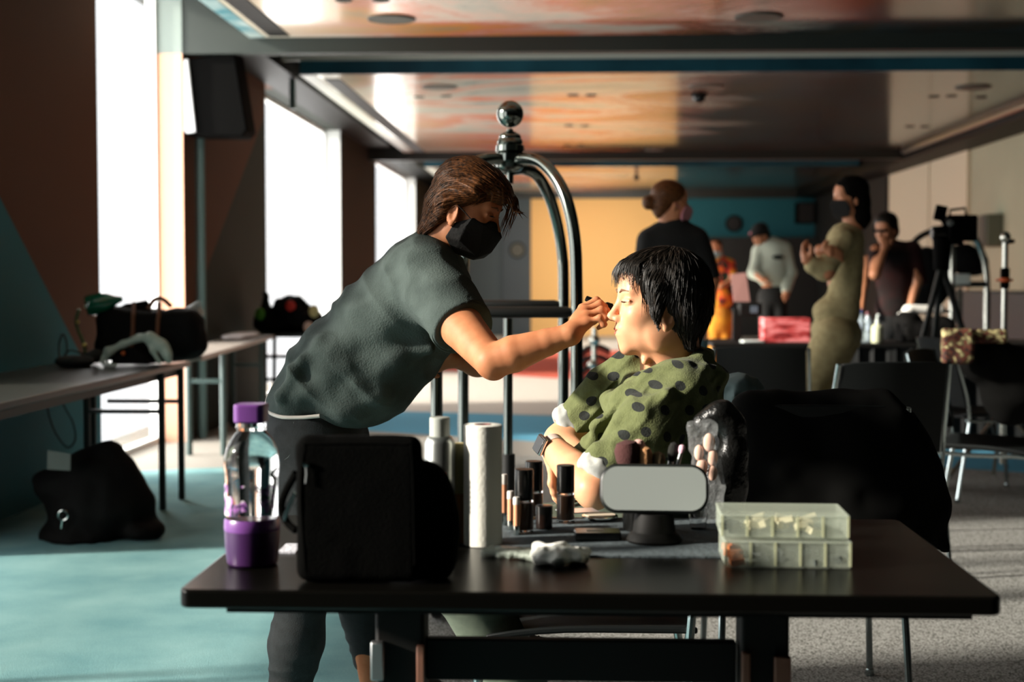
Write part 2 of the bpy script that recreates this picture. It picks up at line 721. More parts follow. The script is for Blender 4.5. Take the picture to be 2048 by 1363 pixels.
# ---- windows: pane, slim frame and mullions
m_glass = mat('window_glass', (1, 1, 1), 0.0, alpha=0.12)
m_frame = mat('white_frame', srgb(226, 228, 226), 0.5)
m_sheer = bpy.data.materials.new('sheer_curtain'); m_sheer.use_nodes = True
nt = m_sheer.node_tree
for n in list(nt.nodes): nt.nodes.remove(n)
out = nt.nodes.new('ShaderNodeOutputMaterial')
tr = nt.nodes.new('ShaderNodeBsdfTransparent'); tr.inputs[0].default_value = (1, 1, 1, 1)
tl = nt.nodes.new('ShaderNodeBsdfTranslucent'); tl.inputs[0].default_value = (.95, .95, .93, 1)
mx = nt.nodes.new('ShaderNodeMixShader'); mx.inputs[0].default_value = .3
nt.links.new(tr.outputs[0], mx.inputs[1]); nt.links.new(tl.outputs[0], mx.inputs[2]); nt.links.new(mx.outputs[0], out.inputs[0])
for i, (y0, y1, zt) in enumerate(WINS):
    w = MB().bb(GX - .006, GX, y0, y1, 0.02, zt).build('window_%d' % (i + 1), m_glass, smooth=False)
    tag(w, kind='structure')
    f = MB()
    for y in (y0 + .02, y1 - .02): f.bb(GX - .05, GX + .02, y - .02, y + .02, 0, zt)
    f.bb(GX - .05, GX + .02, y0, y1, 0, .04).bb(GX - .05, GX + .02, y0, y1, zt - .04, zt)
    f.build('window_frame', m_frame, w, smooth=False)

# ---- far wall: yellow field, teal field, grey field
m_fwall = mat('far_wall_paint', rough=0.7, spec=0.3)
t = NT(m_fwall)
tc = t.n('TexCoord')
sep = t.n('SeparateXYZ'); t.l(tc.outputs['Object'], sep.inputs[0])
c = t.mix(t.math('GREATER_THAN', sep.outputs[0], P(1062, 500, FY).x), srgb(74, 84, 88), srgb(238, 190, 122))
c = t.mix(t.math('GREATER_THAN', sep.outputs[0], P(1352, 500, FY).x), c, srgb(26, 84, 92))
t.l(c, t.b.inputs['Base Color'])
tag(MB().bb(-3.4, 6.5, FY, FY + .2, 0, ZC).build('wall_back', m_fwall, smooth=False), kind='structure')
# ---- right wall, pale
m_rwall = mat('pale_green_wall', srgb(176, 178, 150), 0.8, col2=srgb(166, 168, 142), nscale=1.0)
m_rwall2 = mat('cream_wall_panel', srgb(216, 208, 180), 0.8)
tag(MB().bb(RX, RX + .2, -2, FY, 0, ZC).build('wall_right', m_rwall, smooth=False), kind='structure')
yA, yB = PX(1940, 500, RX).y, PX(1783, 500, RX).y
yS = PX(1864, 500, RX).y
tag(MB().bb(RX - .05, RX, yA, yS - .04, 0, 2.78).build('trim_8', m_rwall2, smooth=False), kind='structure')
tag(MB().bb(RX - .05, RX, yS + .04, yB, 0, 2.78).build('trim_9', m_rwall2, smooth=False), kind='structure')
m_black = mat('matt_black_paint', srgb(16, 16, 14), 0.7)
tag(MB().bb(RX - .09, RX - .001, yB + .02, FY, 0, 2.78).build('trim_10', m_black, smooth=False), kind='structure')
tag(MB().bb(RX - .04, RX - .001, -2, 14.0, 0, 3.2).build('trim_30', mat('bounce_blocker_black', srgb(14, 14, 13), .9), smooth=False), kind='structure')  # unseen black sheet added along the near right wall to cut bounce light
tag(MB().bb(-2, 6.5, -2.1, -2, 0, ZC).bb(-3.4, -2, -2.1, -2, 0, ZC).build('wall_front', mat('dim_wall', srgb(24, 23, 20), .8), smooth=False), kind='structure')
# black cupboard front low along the teal field of the far wall
m_low = mat('black_panelling', srgb(18, 18, 16), 0.6)
tag(MB().bb(P(1356, 600, FY - .4).x, RX - .1, FY - .4, FY, 0, P(1400, 474, FY - .4).z).build('trim_11', m_low, smooth=False), kind='structure')
tag(MB().bb(P(1003, 600, FY - .05).x, P(1060, 600, FY).x, FY - .04, FY, 0, 2.5).build('door_1', mat('grey_door', srgb(60, 70, 76), .6), smooth=False), kind='structure')

# ---- ceiling: dark slab, beams, and glossy painted panels hung below it
tag(MB().bb(-3.4, 6.5, -2, FY + .2, ZC, ZC + .1).build('ceiling', mat('ceiling_slab', srgb(96, 100, 96), .8), smooth=False), kind='structure')
m_beam = mat('beam_paint', srgb(36, 44, 40), .6)
m_beamb = mat('dark_beam_paint', srgb(24, 26, 20), .5)
m_bulk = mat('black_bulkhead_paint', (.002, .002, .0015), .55, spec=.15)
tag(MB().bb(WX, RX, 10.2, 10.32, 2.80, ZC).build('trim_12', m_beam, smooth=False), kind='structure')
tag(MB().bb(WX, RX, 19.62, 19.8, 2.80, ZC).build('trim_13', m_beamb, smooth=False), kind='structure')
tag(MB().bb(WX, RX, FY - .15, FY, 2.78, ZC).build('trim_14', m_beamb, smooth=False), kind='structure')
tag(MB().bb(4.5, RX - .01, 10.32, FY - .15, 2.78, ZC).build('trim_15', m_bulk, smooth=False, bevel=.02), kind='structure')
tag(MB().bb(WX, -2.45, 10.32, FY - .15, 2.965, ZC).build('trim_16', m_bulk, smooth=False), kind='structure')
ZP = 2.91
XL, XR = -2.3, 4.45
m_mural = mat('glossy_ceiling_mural', rough=0.15, spec=0.55, coat=0.0)
t = NT(m_mural)
t.b.inputs['Coat Roughness'].default_value = 0.12
tc = t.n('TexCoord')
mp = t.n('Mapping'); mp.inputs['Scale'].default_value = (0.55, 1.0, 1.0); mp.inputs['Location'].default_value = (3.2, 1.7, 0)
t.l(tc.outputs['Object'], mp.inputs['Vector'])
n1 = t.n('TexNoise', i_Scale=0.62, i_Detail=7.0, i_Distortion=0.8); t.l(mp.outputs[0], n1.inputs['Vector'])
n1.inputs['Roughness'].default_value = .62
cl = t.ramp(n1.outputs['Fac'], [(0.32, srgb(70, 126, 136)), (0.41, srgb(200, 204, 190)), (0.47, srgb(232, 204, 186)),
                               (0.53, srgb(232, 140, 112)), (0.59, srgb(230, 150, 70)), (0.68, srgb(170, 150, 120))])
sep = t.n('SeparateXYZ'); t.l(tc.outputs['Object'], sep.inputs[0])
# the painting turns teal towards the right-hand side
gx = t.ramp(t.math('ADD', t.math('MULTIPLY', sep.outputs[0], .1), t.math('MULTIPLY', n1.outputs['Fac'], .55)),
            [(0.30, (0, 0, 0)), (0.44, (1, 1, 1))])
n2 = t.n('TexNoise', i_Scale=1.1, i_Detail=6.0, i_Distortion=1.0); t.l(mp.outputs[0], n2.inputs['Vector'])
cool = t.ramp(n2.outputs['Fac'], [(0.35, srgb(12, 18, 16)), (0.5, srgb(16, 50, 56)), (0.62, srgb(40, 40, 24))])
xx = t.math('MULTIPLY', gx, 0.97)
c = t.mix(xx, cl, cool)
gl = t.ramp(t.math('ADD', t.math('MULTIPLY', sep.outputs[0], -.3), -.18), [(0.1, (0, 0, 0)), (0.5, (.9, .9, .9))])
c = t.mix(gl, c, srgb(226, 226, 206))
t.l(c, t.b.inputs['Base Color'])
m_fascia = mat('blue_fascia_paint', srgb(36, 88, 102), .35, col2=srgb(20, 56, 68), nscale=1.5)
m_rim = mat('pale_panel_rim', srgb(196, 198, 186), .4)
m_slot = mat('black_track_slot', srgb(8, 8, 6), .6)
panels = [(4.0, 10.19), (12.07, 19.6), (22.3, FY - .16)]
for i, (y0, y1) in enumerate(panels):
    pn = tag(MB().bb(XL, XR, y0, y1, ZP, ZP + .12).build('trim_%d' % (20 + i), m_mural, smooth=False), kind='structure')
    MB().bb(XL + .155, XL + .30, y0 + (.0 if i == 0 else .25), y1 - .08, ZP - .006, ZP).build('track_slot', m_slot, pn, smooth=False)
    if i:
        MB().bb(XL + .001, XR, y0 - .02, y0 - .0005, ZP, ZP + .115).build('blue_fascia', m_fascia, pn, smooth=False)
        MB().bb(XL - .35, XR, y0 - .03, y0 - .002, ZP + .116, ZP + .16).build('pale_fascia', m_rim, pn, smooth=False)
        MB().bb(XL - .0, XL + .12, y0 + .01, y1 - .01, ZP - .004, ZP).build('pale_strip', m_rim, pn, smooth=False)
    else:
        MB().bb(XL - .0, XL + .11, y0 + .01, y1 - .01, ZP - .004, ZP).build('blue_strip', mat('streaked_blue_paint', srgb(70, 130, 140), .3, col2=srgb(190, 205, 198), nscale=3.0), pn, smooth=False)
# chrome rail along the right edge of the far panel
MB().tube([(XR + .03, 12.2, ZP - .02), (XR + .03, 19.5, ZP - .02)], .035, 10).build('rail', mat('satin_steel', (.35, .36, .34), .3, metal=1.0), bpy.data.objects['trim_21'])

# ---- things fixed to the ceiling
m_grille = mat('perforated_grille', srgb(92, 92, 82), .6, col2=srgb(60, 60, 52), nscale=300)
m_gring = mat('grille_ring', srgb(70, 70, 62), .5)


def ceiling_speaker(px, py, label, r=.16):
    p = PZ(px, py, ZP)
    e = thing('ceiling_speaker', label, 'speaker', (p.x, p.y, ZP), 'round speakers set in the painted ceiling')
    MB().lathe((p.x, p.y, ZP - .012), [(r, .012), (r, .002), (r - .008, 0), (r - .014, .003), (r - .014, .012)], 40).build('rim', m_gring, e)
    MB().lathe((p.x, p.y, ZP - .011), [(0.001, 0), (r - .02, 0), (r - .014, .009)], 40).build('grille', m_grille, e)


ceiling_speaker(783, 37, 'round grilled ceiling speaker in the nearest ceiling panel, above the dark-haired standing artist')
ceiling_speaker(1518, 33, 'round ceiling speaker in the nearest panel on its dark right side')
ceiling_speaker(879, 173, 'round ceiling speaker in the middle panel, over the pink cloud, left of the cart ball')
ceiling_speaker(1412, 172, 'round ceiling speaker in the middle panel right behind the hanging black dome')
ceiling_speaker(1946, 174, 'round ceiling speaker in the middle panel close to the right edge of the picture')
ceiling_speaker(1308, 299, 'round ceiling speaker at the far edge of the middle panel, seen very flat', .13)
m_pot = mat('dark_downlight', srgb(40, 36, 26), .6)
spots = [(1146, 190, 'left one of two small downlights in line with the hanging dome'),
         (1182, 190, 'right one of two small downlights in line with the hanging dome'),
         (838, 193, 'small downlight just in front of the left middle-panel speaker'),
         (892, 191, 'small downlight right of and in front of the left middle-panel speaker'),
         (1138, 251, 'left one of two downlights above the cart ball height, further down the hall'),
         (1170, 251, 'right one of two downlights further down the hall'),
         (1868, 193, 'left one of three downlights near the right wall'),
         (1903, 192, 'middle one of three downlights near the right wall'),
         (1962, 194, 'right one of three downlights near the right wall'),
         (1820, 253, 'left one of two downlights near the chrome ceiling rail'),
         (1850, 253, 'right one of two downlights near the chrome ceiling rail'),
         (1135, 289, 'left one of the two faintest downlights at the far end of the middle panel'),
         (1163, 289, 'right one of the two faintest downlights at the far end of the middle panel'),
         (687, 0, 'small downlight at the top edge of the picture, left of the nearest speaker'),
         (762, 0, 'downlight at the top edge of the picture, straight beyond the nearest speaker')]
for px, py, lab in spots:
    p = PZ(px, py, ZP)
    MB().lathe((p.x, p.y, ZP - .008), [(.02, .004), (.05, 0), (.055, .003), (.055, .008)], 24).own(
        'downlight', m_pot, lab, 'ceiling light', 'small downlights in the painted ceiling')
# hanging black dome (camera) and a sprinkler
p = PZ(1398, 186, ZP)
e = thing('dome_camera', 'small black dome hanging from the middle ceiling panel', 'camera', (p.x, p.y, ZP - .1))
MB().lathe((p.x, p.y, ZP - .03), [(.07, .03), (.08, .01), (.08, 0), (.001, 0)], 24).build('mount', m_black, e)
MB().ball((p.x, p.y, ZP - .04), (.062, .062, .06)).build('dome', mat('black_dome', (.01, .01, .01), .1), e)
p = PZ(1273, 344, ZP)
e = thing('sprinkler_head', 'small dark sprinkler head on the farthest ceiling panel', 'sprinkler', (p.x, p.y, ZP - .1))
MB().cyl((p.x, p.y, ZP), (p.x, p.y, ZP - .06), .02).build('stem', m_pot, e)
MB().ball((p.x, p.y, ZP - .09), (.05, .05, .045)).build('deflector', m_pot, e)
# ---- wall things
m_tealmetal = mat('grey_teal_metal', srgb(84, 108, 106), .4)
p = PX(397, 270, WX + .05)
MB().cyl((WX + .06, p.y, 0), (WX + .06, p.y, 2.8), .035, seg=12).own('conduit_pipe', m_tealmetal, 'grey-green vertical pipe running down the wall below the wall loudspeaker', 'pipe')
p = PX(585, 170, WX + .3)
MB().cyl((p.x, p.y, 2.70), (p.x, p.y, 2.96), .03, seg=12).own('hanger_rod', m_tealmetal, 'short grey rod hanging from the ceiling edge in front of the second window', 'rod')
# loudspeaker on bracket
m_spk = mat('black_speaker_case', (.0008, .0008, .0007), .8, spec=.06)
c0 = P(428, 192, 10.4)
e = thing('wall_loudspeaker', 'large black loudspeaker with pale lit side tilted down from the wall pier', 'speaker', (WX + .02, c0.y, c0.z))
R = Euler((0, math.radians(-9), math.radians(0))).to_matrix()
out_ = [(-.22, -.27), (-.20, -.275), (.17, -.34), (.215, -.30), (.215, .27), (-.19, .27), (-.22, .25)]
ux, uy = R @ Vector((1, 0, 0)), R @ Vector((0, 0, 1))
MB().prism(out_, c0 + Vector((.02, .14, 0)), ux, uy, .3).build('cabinet', m_spk, e, bevel=.012)
MB().prism([(-.245, -.20), (-.20, -.262), (-.13, -.262), (-.10, .262), (-.20, .262), (-.235, .22)], c0 + Vector((.0, -.165, 0)), ux, uy, .03).build('lit_side_plate', mat('lit_side_white', srgb(225, 228, 230), .4), e, bevel=.008)  # white plate stands in for the lit side of the black cabinet
MB().bar((WX, c0.y + .1, c0.z + .05), (c0.x, c0.y + .1, c0.z + .05), .06, .1).build('bracket', m_black, e)

for (px, py, Y, r, lab) in [(1467, 447, FY, .17, 'round black wall speaker on the teal field of the far wall'),
                            (1035, 500, FY, .165, 'round dark wall speaker on the grey field left of the yellow wall')]:
    q = P(px, py, Y)
    e = thing('round_wall_speaker', lab, 'speaker', (q.x, Y, q.z))
    MB().lathe((q.x, Y, q.z), [(r, 0), (r, .05), (r - .02, .07)], 32, axis=(0, -1, 0)).build('case', m_spk, e)
    MB().lathe((q.x, Y - .06, q.z), [(r - .02, 0), (r - .03, .015), (.001, .02)], 32, axis=(0, -1, 0)).build('grille', m_grille if px < 1100 else m_slot, e)
q = P(1612, 425, FY - .42)
e = thing('box_speaker', 'square black box speaker high on the far wall behind the person in cream', 'speaker', (q.x, q.y, q.z - .2))
MB().bb(q.x - .17, q.x + .17, q.y, q.y + .38, q.z - .21, q.z + .21).build('cabinet', m_spk, e, bevel=.02)
MB().bb(q.x - .15, q.x + .15, q.y - .01, q.y, q.z - .19, q.z + .19).build('grille', m_slot, e)
q = PX(1989, 461, RX - .06)
e = thing('pale_wall_speaker', 'narrow grey loudspeaker on the pale right wall', 'speaker', (q.x, q.y, q.z - .2))
MB().bb(RX - .2, RX - .001, q.y - .16, q.y + .16, q.z - .19, q.z + .19).build('cabinet', mat('grey_plastic', srgb(96, 100, 84), .5), e, bevel=.02)
MB().bb(RX - .215, RX - .2, q.y - .14, q.y + .14, q.z - .17, q.z + .17).build('grille', m_gring, e)

# ================================================================== people
m_skin = mat('skin', srgb(184, 122, 84), 0.55, spec=0.3, sss=0.1, col2=srgb(172, 108, 72), nscale=25)
m_skin_fair = mat('fair_skin', srgb(222, 164, 126), 0.45, spec=0.35, sss=0.12, col2=srgb(214, 150, 112), nscale=18)
m_skin_far = mat('skin_plain', srgb(190, 128, 92), 0.5)
m_lips = mat('lips', srgb(196, 98, 86), 0.4)
m_hair_brown = mat('brown_hair', srgb(112, 68, 34), 0.5, spec=0.25, col2=srgb(44, 26, 12), nscale=140)
m_hair_black = mat('black_hair', srgb(30, 22, 14), 0.5, spec=0.35, col2=srgb(14, 10, 6), nscale=140)
m_brow = mat('eyebrow_hair', srgb(112, 78, 56), 0.8)
m_eye = mat('eye_dark', srgb(24, 16, 12), 0.15)


QD = 0.0


def q(px, py, Y):
    v = P(px, py, Y + QD)
    return np.array((v.x, v.y, v.z))


class Frame:
    def __init__(s, O, fwd, up=(0, 0, 1), sc=1.0):
        s.O = np.array(O, float)
        s.M = axes(fwd, up)
        s.sc = sc

    def __call__(s, x, y, z):
        return s.O + s.M @ (np.array((x, y, z)) * s.sc)

    def loc(s, X):
        return ((X - s.O) @ s.M) / s.sc

    def rot(s, yaw=0, pitch=0, roll=0):
        return s.M @ np.array(Euler((math.radians(roll), math.radians(pitch), math.radians(yaw))).to_matrix())


def head(S, f, neck_to=None, detail=True):
    e = lambda c, r, k=.012, sub=False, rot=None: S.ell(f(*c), np.array(r) * f.sc, f.M if rot is None else rot, k * f.sc, sub)
    e((-.012, 0, .037), (.090, .074, .076), .02)
    e((.030, 0, -.028), (.058, .058, .080), .03)
    e((.030, 0, -.072), (.050, .047, .036), .025)
    e((.072, 0, -.098), (.016, .021, .015), .02)
    for s in (1, -1):
        e((.052, .037 * s, -.028), (.030, .022, .024), .02)
        e((.012, .052 * s, -.070), (.022, .010, .030), .02)
    e((.074, 0, -.060), (.020, .027, .025), .02)
    e((.074, 0, .020), (.016, .046, .016), .02)
    e((.060, 0, .050), (.028, .050, .035), .02)
    if detail:
        for s in (1, -1):
            e((.093, .030 * s, .000), (.013, .017, .010), .012, True)
            e((.0735, .031 * s, -.001), (.0135, .0155, .0115), .005)
            S.cap(f(.0855, .018 * s, -.0045), f(.078, .046 * s, -.0035), .0022 * f.sc, .0018 * f.sc, .004)
            S.cap(f(.0885, .019 * s, .0035), f(.079, .047 * s, .002), .0020 * f.sc, .0018 * f.sc, .004)
        S.cap(f(.086, 0, .006), f(.104, 0, -.030), .0065 * f.sc, .0085 * f.sc, .012)
        e((.1055, 0, -.0335), (.0095, .0095, .0085), .008)
        for s in (1, -1):
            e((.0945, .0125 * s, -.0375), (.0095, .0062, .0070), .006)
            e((.098, .0065 * s, -.0445), (.0045, .0030, .0030), .003, True)
        e((.0895, 0, -.0565), (.0085, .020, .0055), .006)
        e((.0885, 0, -.0680), (.0080, .017, .0055), .006)
        S.cap(f(.096, -.016, -.0622), f(.096, .016, -.0622), .0018 * f.sc, k=.003, sub=True)
        for s in (1, -1):
            R = f.rot(yaw=18 * s, pitch=-8)
            e((.000, .0765 * s, -.028), (.017, .0065, .031), .004, False, R)
            e((.002, .0825 * s, -.024), (.0095, .0050, .019), .004, True, R)
            e((.007, .078 * s, -.052), (.007, .005, .009), .004)
            S.cap(f(.013, .076 * s, -.030), f(.012, .078 * s, -.040), .004 * f.sc, k=.004)
    else:
        S.cap(f(.086, 0, .006), f(.106, 0, -.032), .008 * f.sc, .011 * f.sc, .012)
        for s in (1, -1): e((.000, .076 * s, -.028), (.015, .008, .028), .004)
    if neck_to is not None:
        S.cap(f(-.022, 0, -.055), neck_to, .052 * f.sc, .058, .02)


def face_bits(root, f, lips=True, eyes_open=False, brow=True):
    if brow:
        for s in (1, -1):
            MB().tube([f(.092, .013 * s, .0185), f(.0915, .026 * s, .0235), f(.080, .045 * s, .0215)], [.0022, .0026, .001], 8).build('eyebrow', m_brow, root)
    for s in (1, -1):
        a = [f(.0905, .018 * s, -.0005), f(.0895, .031 * s, -.0015 if not eyes_open else 0), f(.079, .047 * s, -.001)]
        MB().tube(a, [.0010, .0017, .0008], 6).build('eyelashes', m_eye, root)
    if lips:
        up = MB().tube([f(.0865, -.0225, -.0625), f(.0935, -.012, -.0590), f(.0975, 0, -.0585), f(.0935, .012, -.0590), f(.0865, .0225, -.0625)],
                       [.0008, .0026, .0031, .0026, .0008], 10)
        up.tube([f(.0865, -.0215, -.0635), f(.0925, -.011, -.0665), f(.0955, 0, -.0675), f(.0925, .011, -.0665), f(.0865, .0215, -.0635)],
                [.0008, .0029, .0037, .0029, .0008], 10)
        up.build('lips', m_lips, root)


def sdfgrad(S, X):
    e = 1e-3
    g = np.stack([S.ev(X + d) - S.ev(X - d) for d in np.eye(3) * e], 1)
    return g / (np.linalg.norm(g, axis=1, keepdims=True) + 1e-9)


def strands(name, m, parent, S, f, flow, n, length, seed, rad=.0009, lift=.004, keep=None, steps=9, drop=0.0, jitter=.25, zmin=None):
    rng = np.random.RandomState(seed)
    pos = [p for p in S.p if not p[6]]
    lo, hi = np.min([p[7] for p in pos], 0), np.max([p[8] for p in pos], 0)
    X = lo + rng.rand(n * 14, 3) * (hi - lo)
    for _ in range(4):
        X = X - S.ev(X)[:, None] * sdfgrad(S, X)
    ok = np.abs(S.ev(X)) < .002
    if keep is not None: ok &= keep(f.loc(X))
    X = X[ok][:n]
    n = len(X)
    L = length * (.55 + .75 * rng.rand(n))
    jit = rng.randn(n, 3) * jitter
    pts = [X.copy()]
    lf = lift * rng.rand(n) ** 2
    for i in range(steps):
        t = (i + 1) / steps
        D = flow(f.loc(X)) @ f.M.T + jit * .5
        D[:, 2] -= drop * t
        g = sdfgrad(S, X)
        D = D - g * (D * g).sum(1, keepdims=True) * (1 - .8 * max(t - .6, 0))
        D /= np.linalg.norm(D, axis=1, keepdims=True) + 1e-9
        stp = L / steps
        if zmin is not None: stp = stp * np.where(zmin(f.loc(X)), 1, .12)
        X = X + D * stp[:, None]
        d = S.ev(X)
        tgt = .0006 + lf * t * t
        corr = np.where(d < tgt, (tgt - d), np.clip(tgt - d, -.004 * (1 - t), 0))
        X = X + corr[:, None] * sdfgrad(S, X)
        pts.append(X.copy())
    Pn = np.stack(pts, 1)
    K = steps + 1
    prof = np.array([.55] + [1.0] * (K - 4) + [.8, .5, .12]) if K >= 5 else np.linspace(1, .1, K)
    rr = rad * (.6 + .8 * rng.rand(n))
    T = np.gradient(Pn, axis=1)
    T /= np.linalg.norm(T, axis=2, keepdims=True) + 1e-9
    U = np.cross(T, np.array([.3, .9, .2]))
    U /= np.linalg.norm(U, axis=2, keepdims=True) + 1e-9
    Vv = np.cross(T, U)
    rings = []
    for k in range(3):
        a = 2 * math.pi * k / 3
        rings.append(Pn + (U * math.cos(a) + Vv * math.sin(a)) * (rr[:, None] * prof[None])[..., None])
    A = np.stack(rings, 2).reshape(-1, 3)
    idx = np.arange(n * K * 3).reshape(n, K, 3)
    fc = []
    for k in range(3):
        a, b = idx[:, :-1, k], idx[:, :-1, (k + 1) % 3]
        c, d = idx[:, 1:, (k + 1) % 3], idx[:, 1:, k]
        fc.append(np.stack([a, b, c, d], -1).reshape(-1, 4))
    Fc = np.concatenate(fc)
    off = np.array(root_loc(parent))
    me = bpy.data.meshes.new(name)
    me.vertices.add(len(A)); me.vertices.foreach_set('co', (A - off).astype(np.float32).ravel())
    me.loops.add(Fc.size); me.loops.foreach_set('vertex_index', Fc.ravel().astype(np.int32))
    me.polygons.add(len(Fc))
    me.polygons.foreach_set('loop_start', (np.arange(len(Fc)) * 4).astype(np.int32))
    me.polygons.foreach_set('loop_total', np.full(len(Fc), 4, dtype=np.int32))
    me.update(calc_edges=True)
    me.shade_smooth()
    me.materials.append(m)
    o = bpy.data.objects.new(name, me)
    COL.objects.link(o)
    o.parent = parent
    return o


def hand(S, wrist, mcps, pips, dips, tips, thumb, r=.0085, k=.006):
    for i, mc in enumerate(mcps):
        S.cap(wrist, mc, .0165, .0105, .014)
    for i in range(len(mcps) - 1):
        S.cap((np.array(wrist) * .45 + np.array(mcps[i]) * .55), mcps[i + 1], .012, .0105, .012)
    for i in range(len(mcps)):
        s = (.96, 1.0, .96, .84)[i] * r
        S.chain([mcps[i], pips[i], dips[i], tips[i]], [s * 1.12, s * 1.02, s * .92, s * .78], k)
    S.chain([np.array(wrist) * .75 + np.array(thumb[0]) * .25] + list(thumb), [.014] + [.0125, .0100, .0080][:len(thumb)], .010)


# ------------------------------------------------------------------ the standing artist
QD = 0.30


def qh(px, py, Y): return q(px - 6, py, Y - .11 - QD)


fa = Frame(q(930, 409, 3.24), (math.cos(math.radians(22)) * math.cos(math.radians(12)), -math.cos(math.radians(22)) * math.sin(math.radians(12)), -math.sin(math.radians(22))), sc=0.96)
A_base = (q(620, 860, 3.3)[0], 3.35, 0)
S = SDF()
head(S, fa, q(868, 528, 3.26))
# trunk
S.ell(q(800, 640, 3.27), (.17, .13, .095), axes((.72, 0, .62)), .05)
S.ell(q(700, 745, 3.29), (.16, .12, .09), axes((.6, 0, .75)), .05)
S.ell(q(636, 850, 3.31), (.09, .12, .08), axes((.3, 0, .9)), .05)
# right arm (near): shoulder, elbow, wrist
sh, el, wr = q(872, 585, 3.07), q(984, 722, 2.80), qh(1147, 668, 3.19)
S.cap(q(850, 560, 3.2), sh, .06, .055, .04)
S.chain([sh, (sh + el) / 2 + np.array((-.002, 0, -.004)), el], [.058, .050, .038], .004)
S.ell(el + np.array((.006, 0, -.016)), (.022, .022, .022), None, .02)
m1 = el * .72 + wr * .28
S.chain([el, m1, el * .3 + wr * .7, wr], [.038, .0405, .030, .0235], .004)
# right hand, fingers folded round the brush
hand(S, wr,
     [qh(1171, 616, 3.262), qh(1176, 622, 3.240), qh(1179, 632, 3.216), qh(1180, 645, 3.195)],
     [qh(1199, 600, 3.268), qh(1206, 607, 3.243), qh(1209, 619, 3.214), qh(1206, 635, 3.188)],
     [qh(1215, 613, 3.266), qh(1219, 621, 3.243), qh(1218, 634, 3.215), qh(1214, 648, 3.190)],
     [qh(1213, 628, 3.262), qh(1212, 636, 3.243), qh(1209, 646, 3.222), qh(1203, 655, 3.200)],
     [qh(1172, 648, 3.272), qh(1190, 640, 3.285), qh(1209, 632, 3.278)], r=.0082)
# left arm (far)
sh2, el2, wr2 = q(880, 590, 3.44), q(985, 728, 3.50), q(905, 716, 3.36)
S.chain([sh2, el2], [.050, .036], .02)
S.chain([el2, el2 * .6 + wr2 * .4, wr2], [.034, .036, .023], .02)
hand(S, wr2,
     [q(878, 716, 3.33), q(876, 722, 3.34), q(876, 728, 3.355), q(878, 734, 3.37)],
     [q(862, 722, 3.31), q(859, 728, 3.325), q(860, 735, 3.345), q(864, 740, 3.365)],
     [q(862, 736, 3.31), q(860, 742, 3.325), q(862, 748, 3.345), q(867, 750, 3.365)],
     [q(870, 742, 3.32), q(870, 747, 3.335), q(872, 752, 3.35), q(876, 752, 3.365)],
     [q(892, 706, 3.32), q(880, 704, 3.30), q(868, 710, 3.29)])
# legs
kn, an = q(612, 1130, 3.15), q(556, 1530, 3.14)
kn2, an2 = q(712, 1150, 3.50), q(752, 1400, 3.66)
S.chain([q(612, 900, 3.24), kn, an], [.07, .05, .034], .03)
S.chain([q(650, 880, 3.42), kn2, an2], [.085, .05, .034], .03)
S.cap(an2, np.array((an2[0] + .02, an2[1], .05)), .036, .034, .02)
artist = S.build('person', m_skin, .0026, loc=A_base, smooth=2)
tag(artist, 'person in grey T-shirt, jeans and black mask leaning forward with a make-up brush', 'person')
face_bits(artist, fa, lips=False, eyes_open=True)

# hair
hS = SDF()
he = lambda c, r, k=.02, sub=False: hS.ell(fa(*c), np.array(r) * fa.sc, fa.M, k, sub)
he((-.006, 0, .044), (.091, .080, .078))
he((.048, 0, .066), (.052, .064, .042), .02)
he((.086, -.01, .062), (.026, .045, .022), .02)
he((-.036, 0, -.01), (.056, .072, .068), .02)
for s in (1, -1):
    hS.cap(fa(.03, .068 * s, .045), fa(-.03, .074 * s, .0), .022, .016, .02)
    hS.cap(fa(-.035, .064 * s, -.02), fa(-.052, .050 * s, -.085), .020, .010, .02)
    hS.cap(fa(-.066, .03 * s, -.02), fa(-.066, .030 * s, -.095), .022, .010, .02)
hS.cap(fa(-.070, 0, -.02), fa(-.074, 0, -.105), .022, .010, .02)
hS.cap(fa(-.058, -.045, -.04), fa(-.070, -.045, -.105), .014, .006, .015)
# keep the face and ears clear
he((.075, 0, -.035), (.075, .12, .068), .01, True)
for s in (1, -1):
    he((.018, .085 * s, -.045), (.034, .022, .040), .008, True)


def disp_hair_a(X):
    l = fa.loc(X)
    r = np.sqrt((l[:, 0] + .0) ** 2 + (l[:, 2] + .02) ** 2)
    w = r * 210 + 3.5 * vnoise(l, 14, 3) + l[:, 1] * 60
    return .0016 * np.sin(w) + .0010 * np.sin(w * 2.3 + 2 * vnoise(l, 20, 5))


hS.build('hair', m_hair_brown, .0024, artist, disp=disp_hair_a)


def flow_a(l):
    ang = np.clip((-l[:, 0] + .015) * 9.0, 0, 1.25) + np.clip(-(l[:, 2] - .06) * 4, -.2, .5)
    d = np.stack([-np.cos(ang), np.sign(l[:, 1]) * .05, -np.sin(ang)], 1)
    return d


strands('hair_strands', m_hair_brown, artist, hS, fa, flow_a, 4200, .075, 3, rad=.00085, lift=.007, jitter=.09, zmin=lambda l: l[:, 2] > -.115,
        keep=lambda l: (l[:, 2] > -.10))
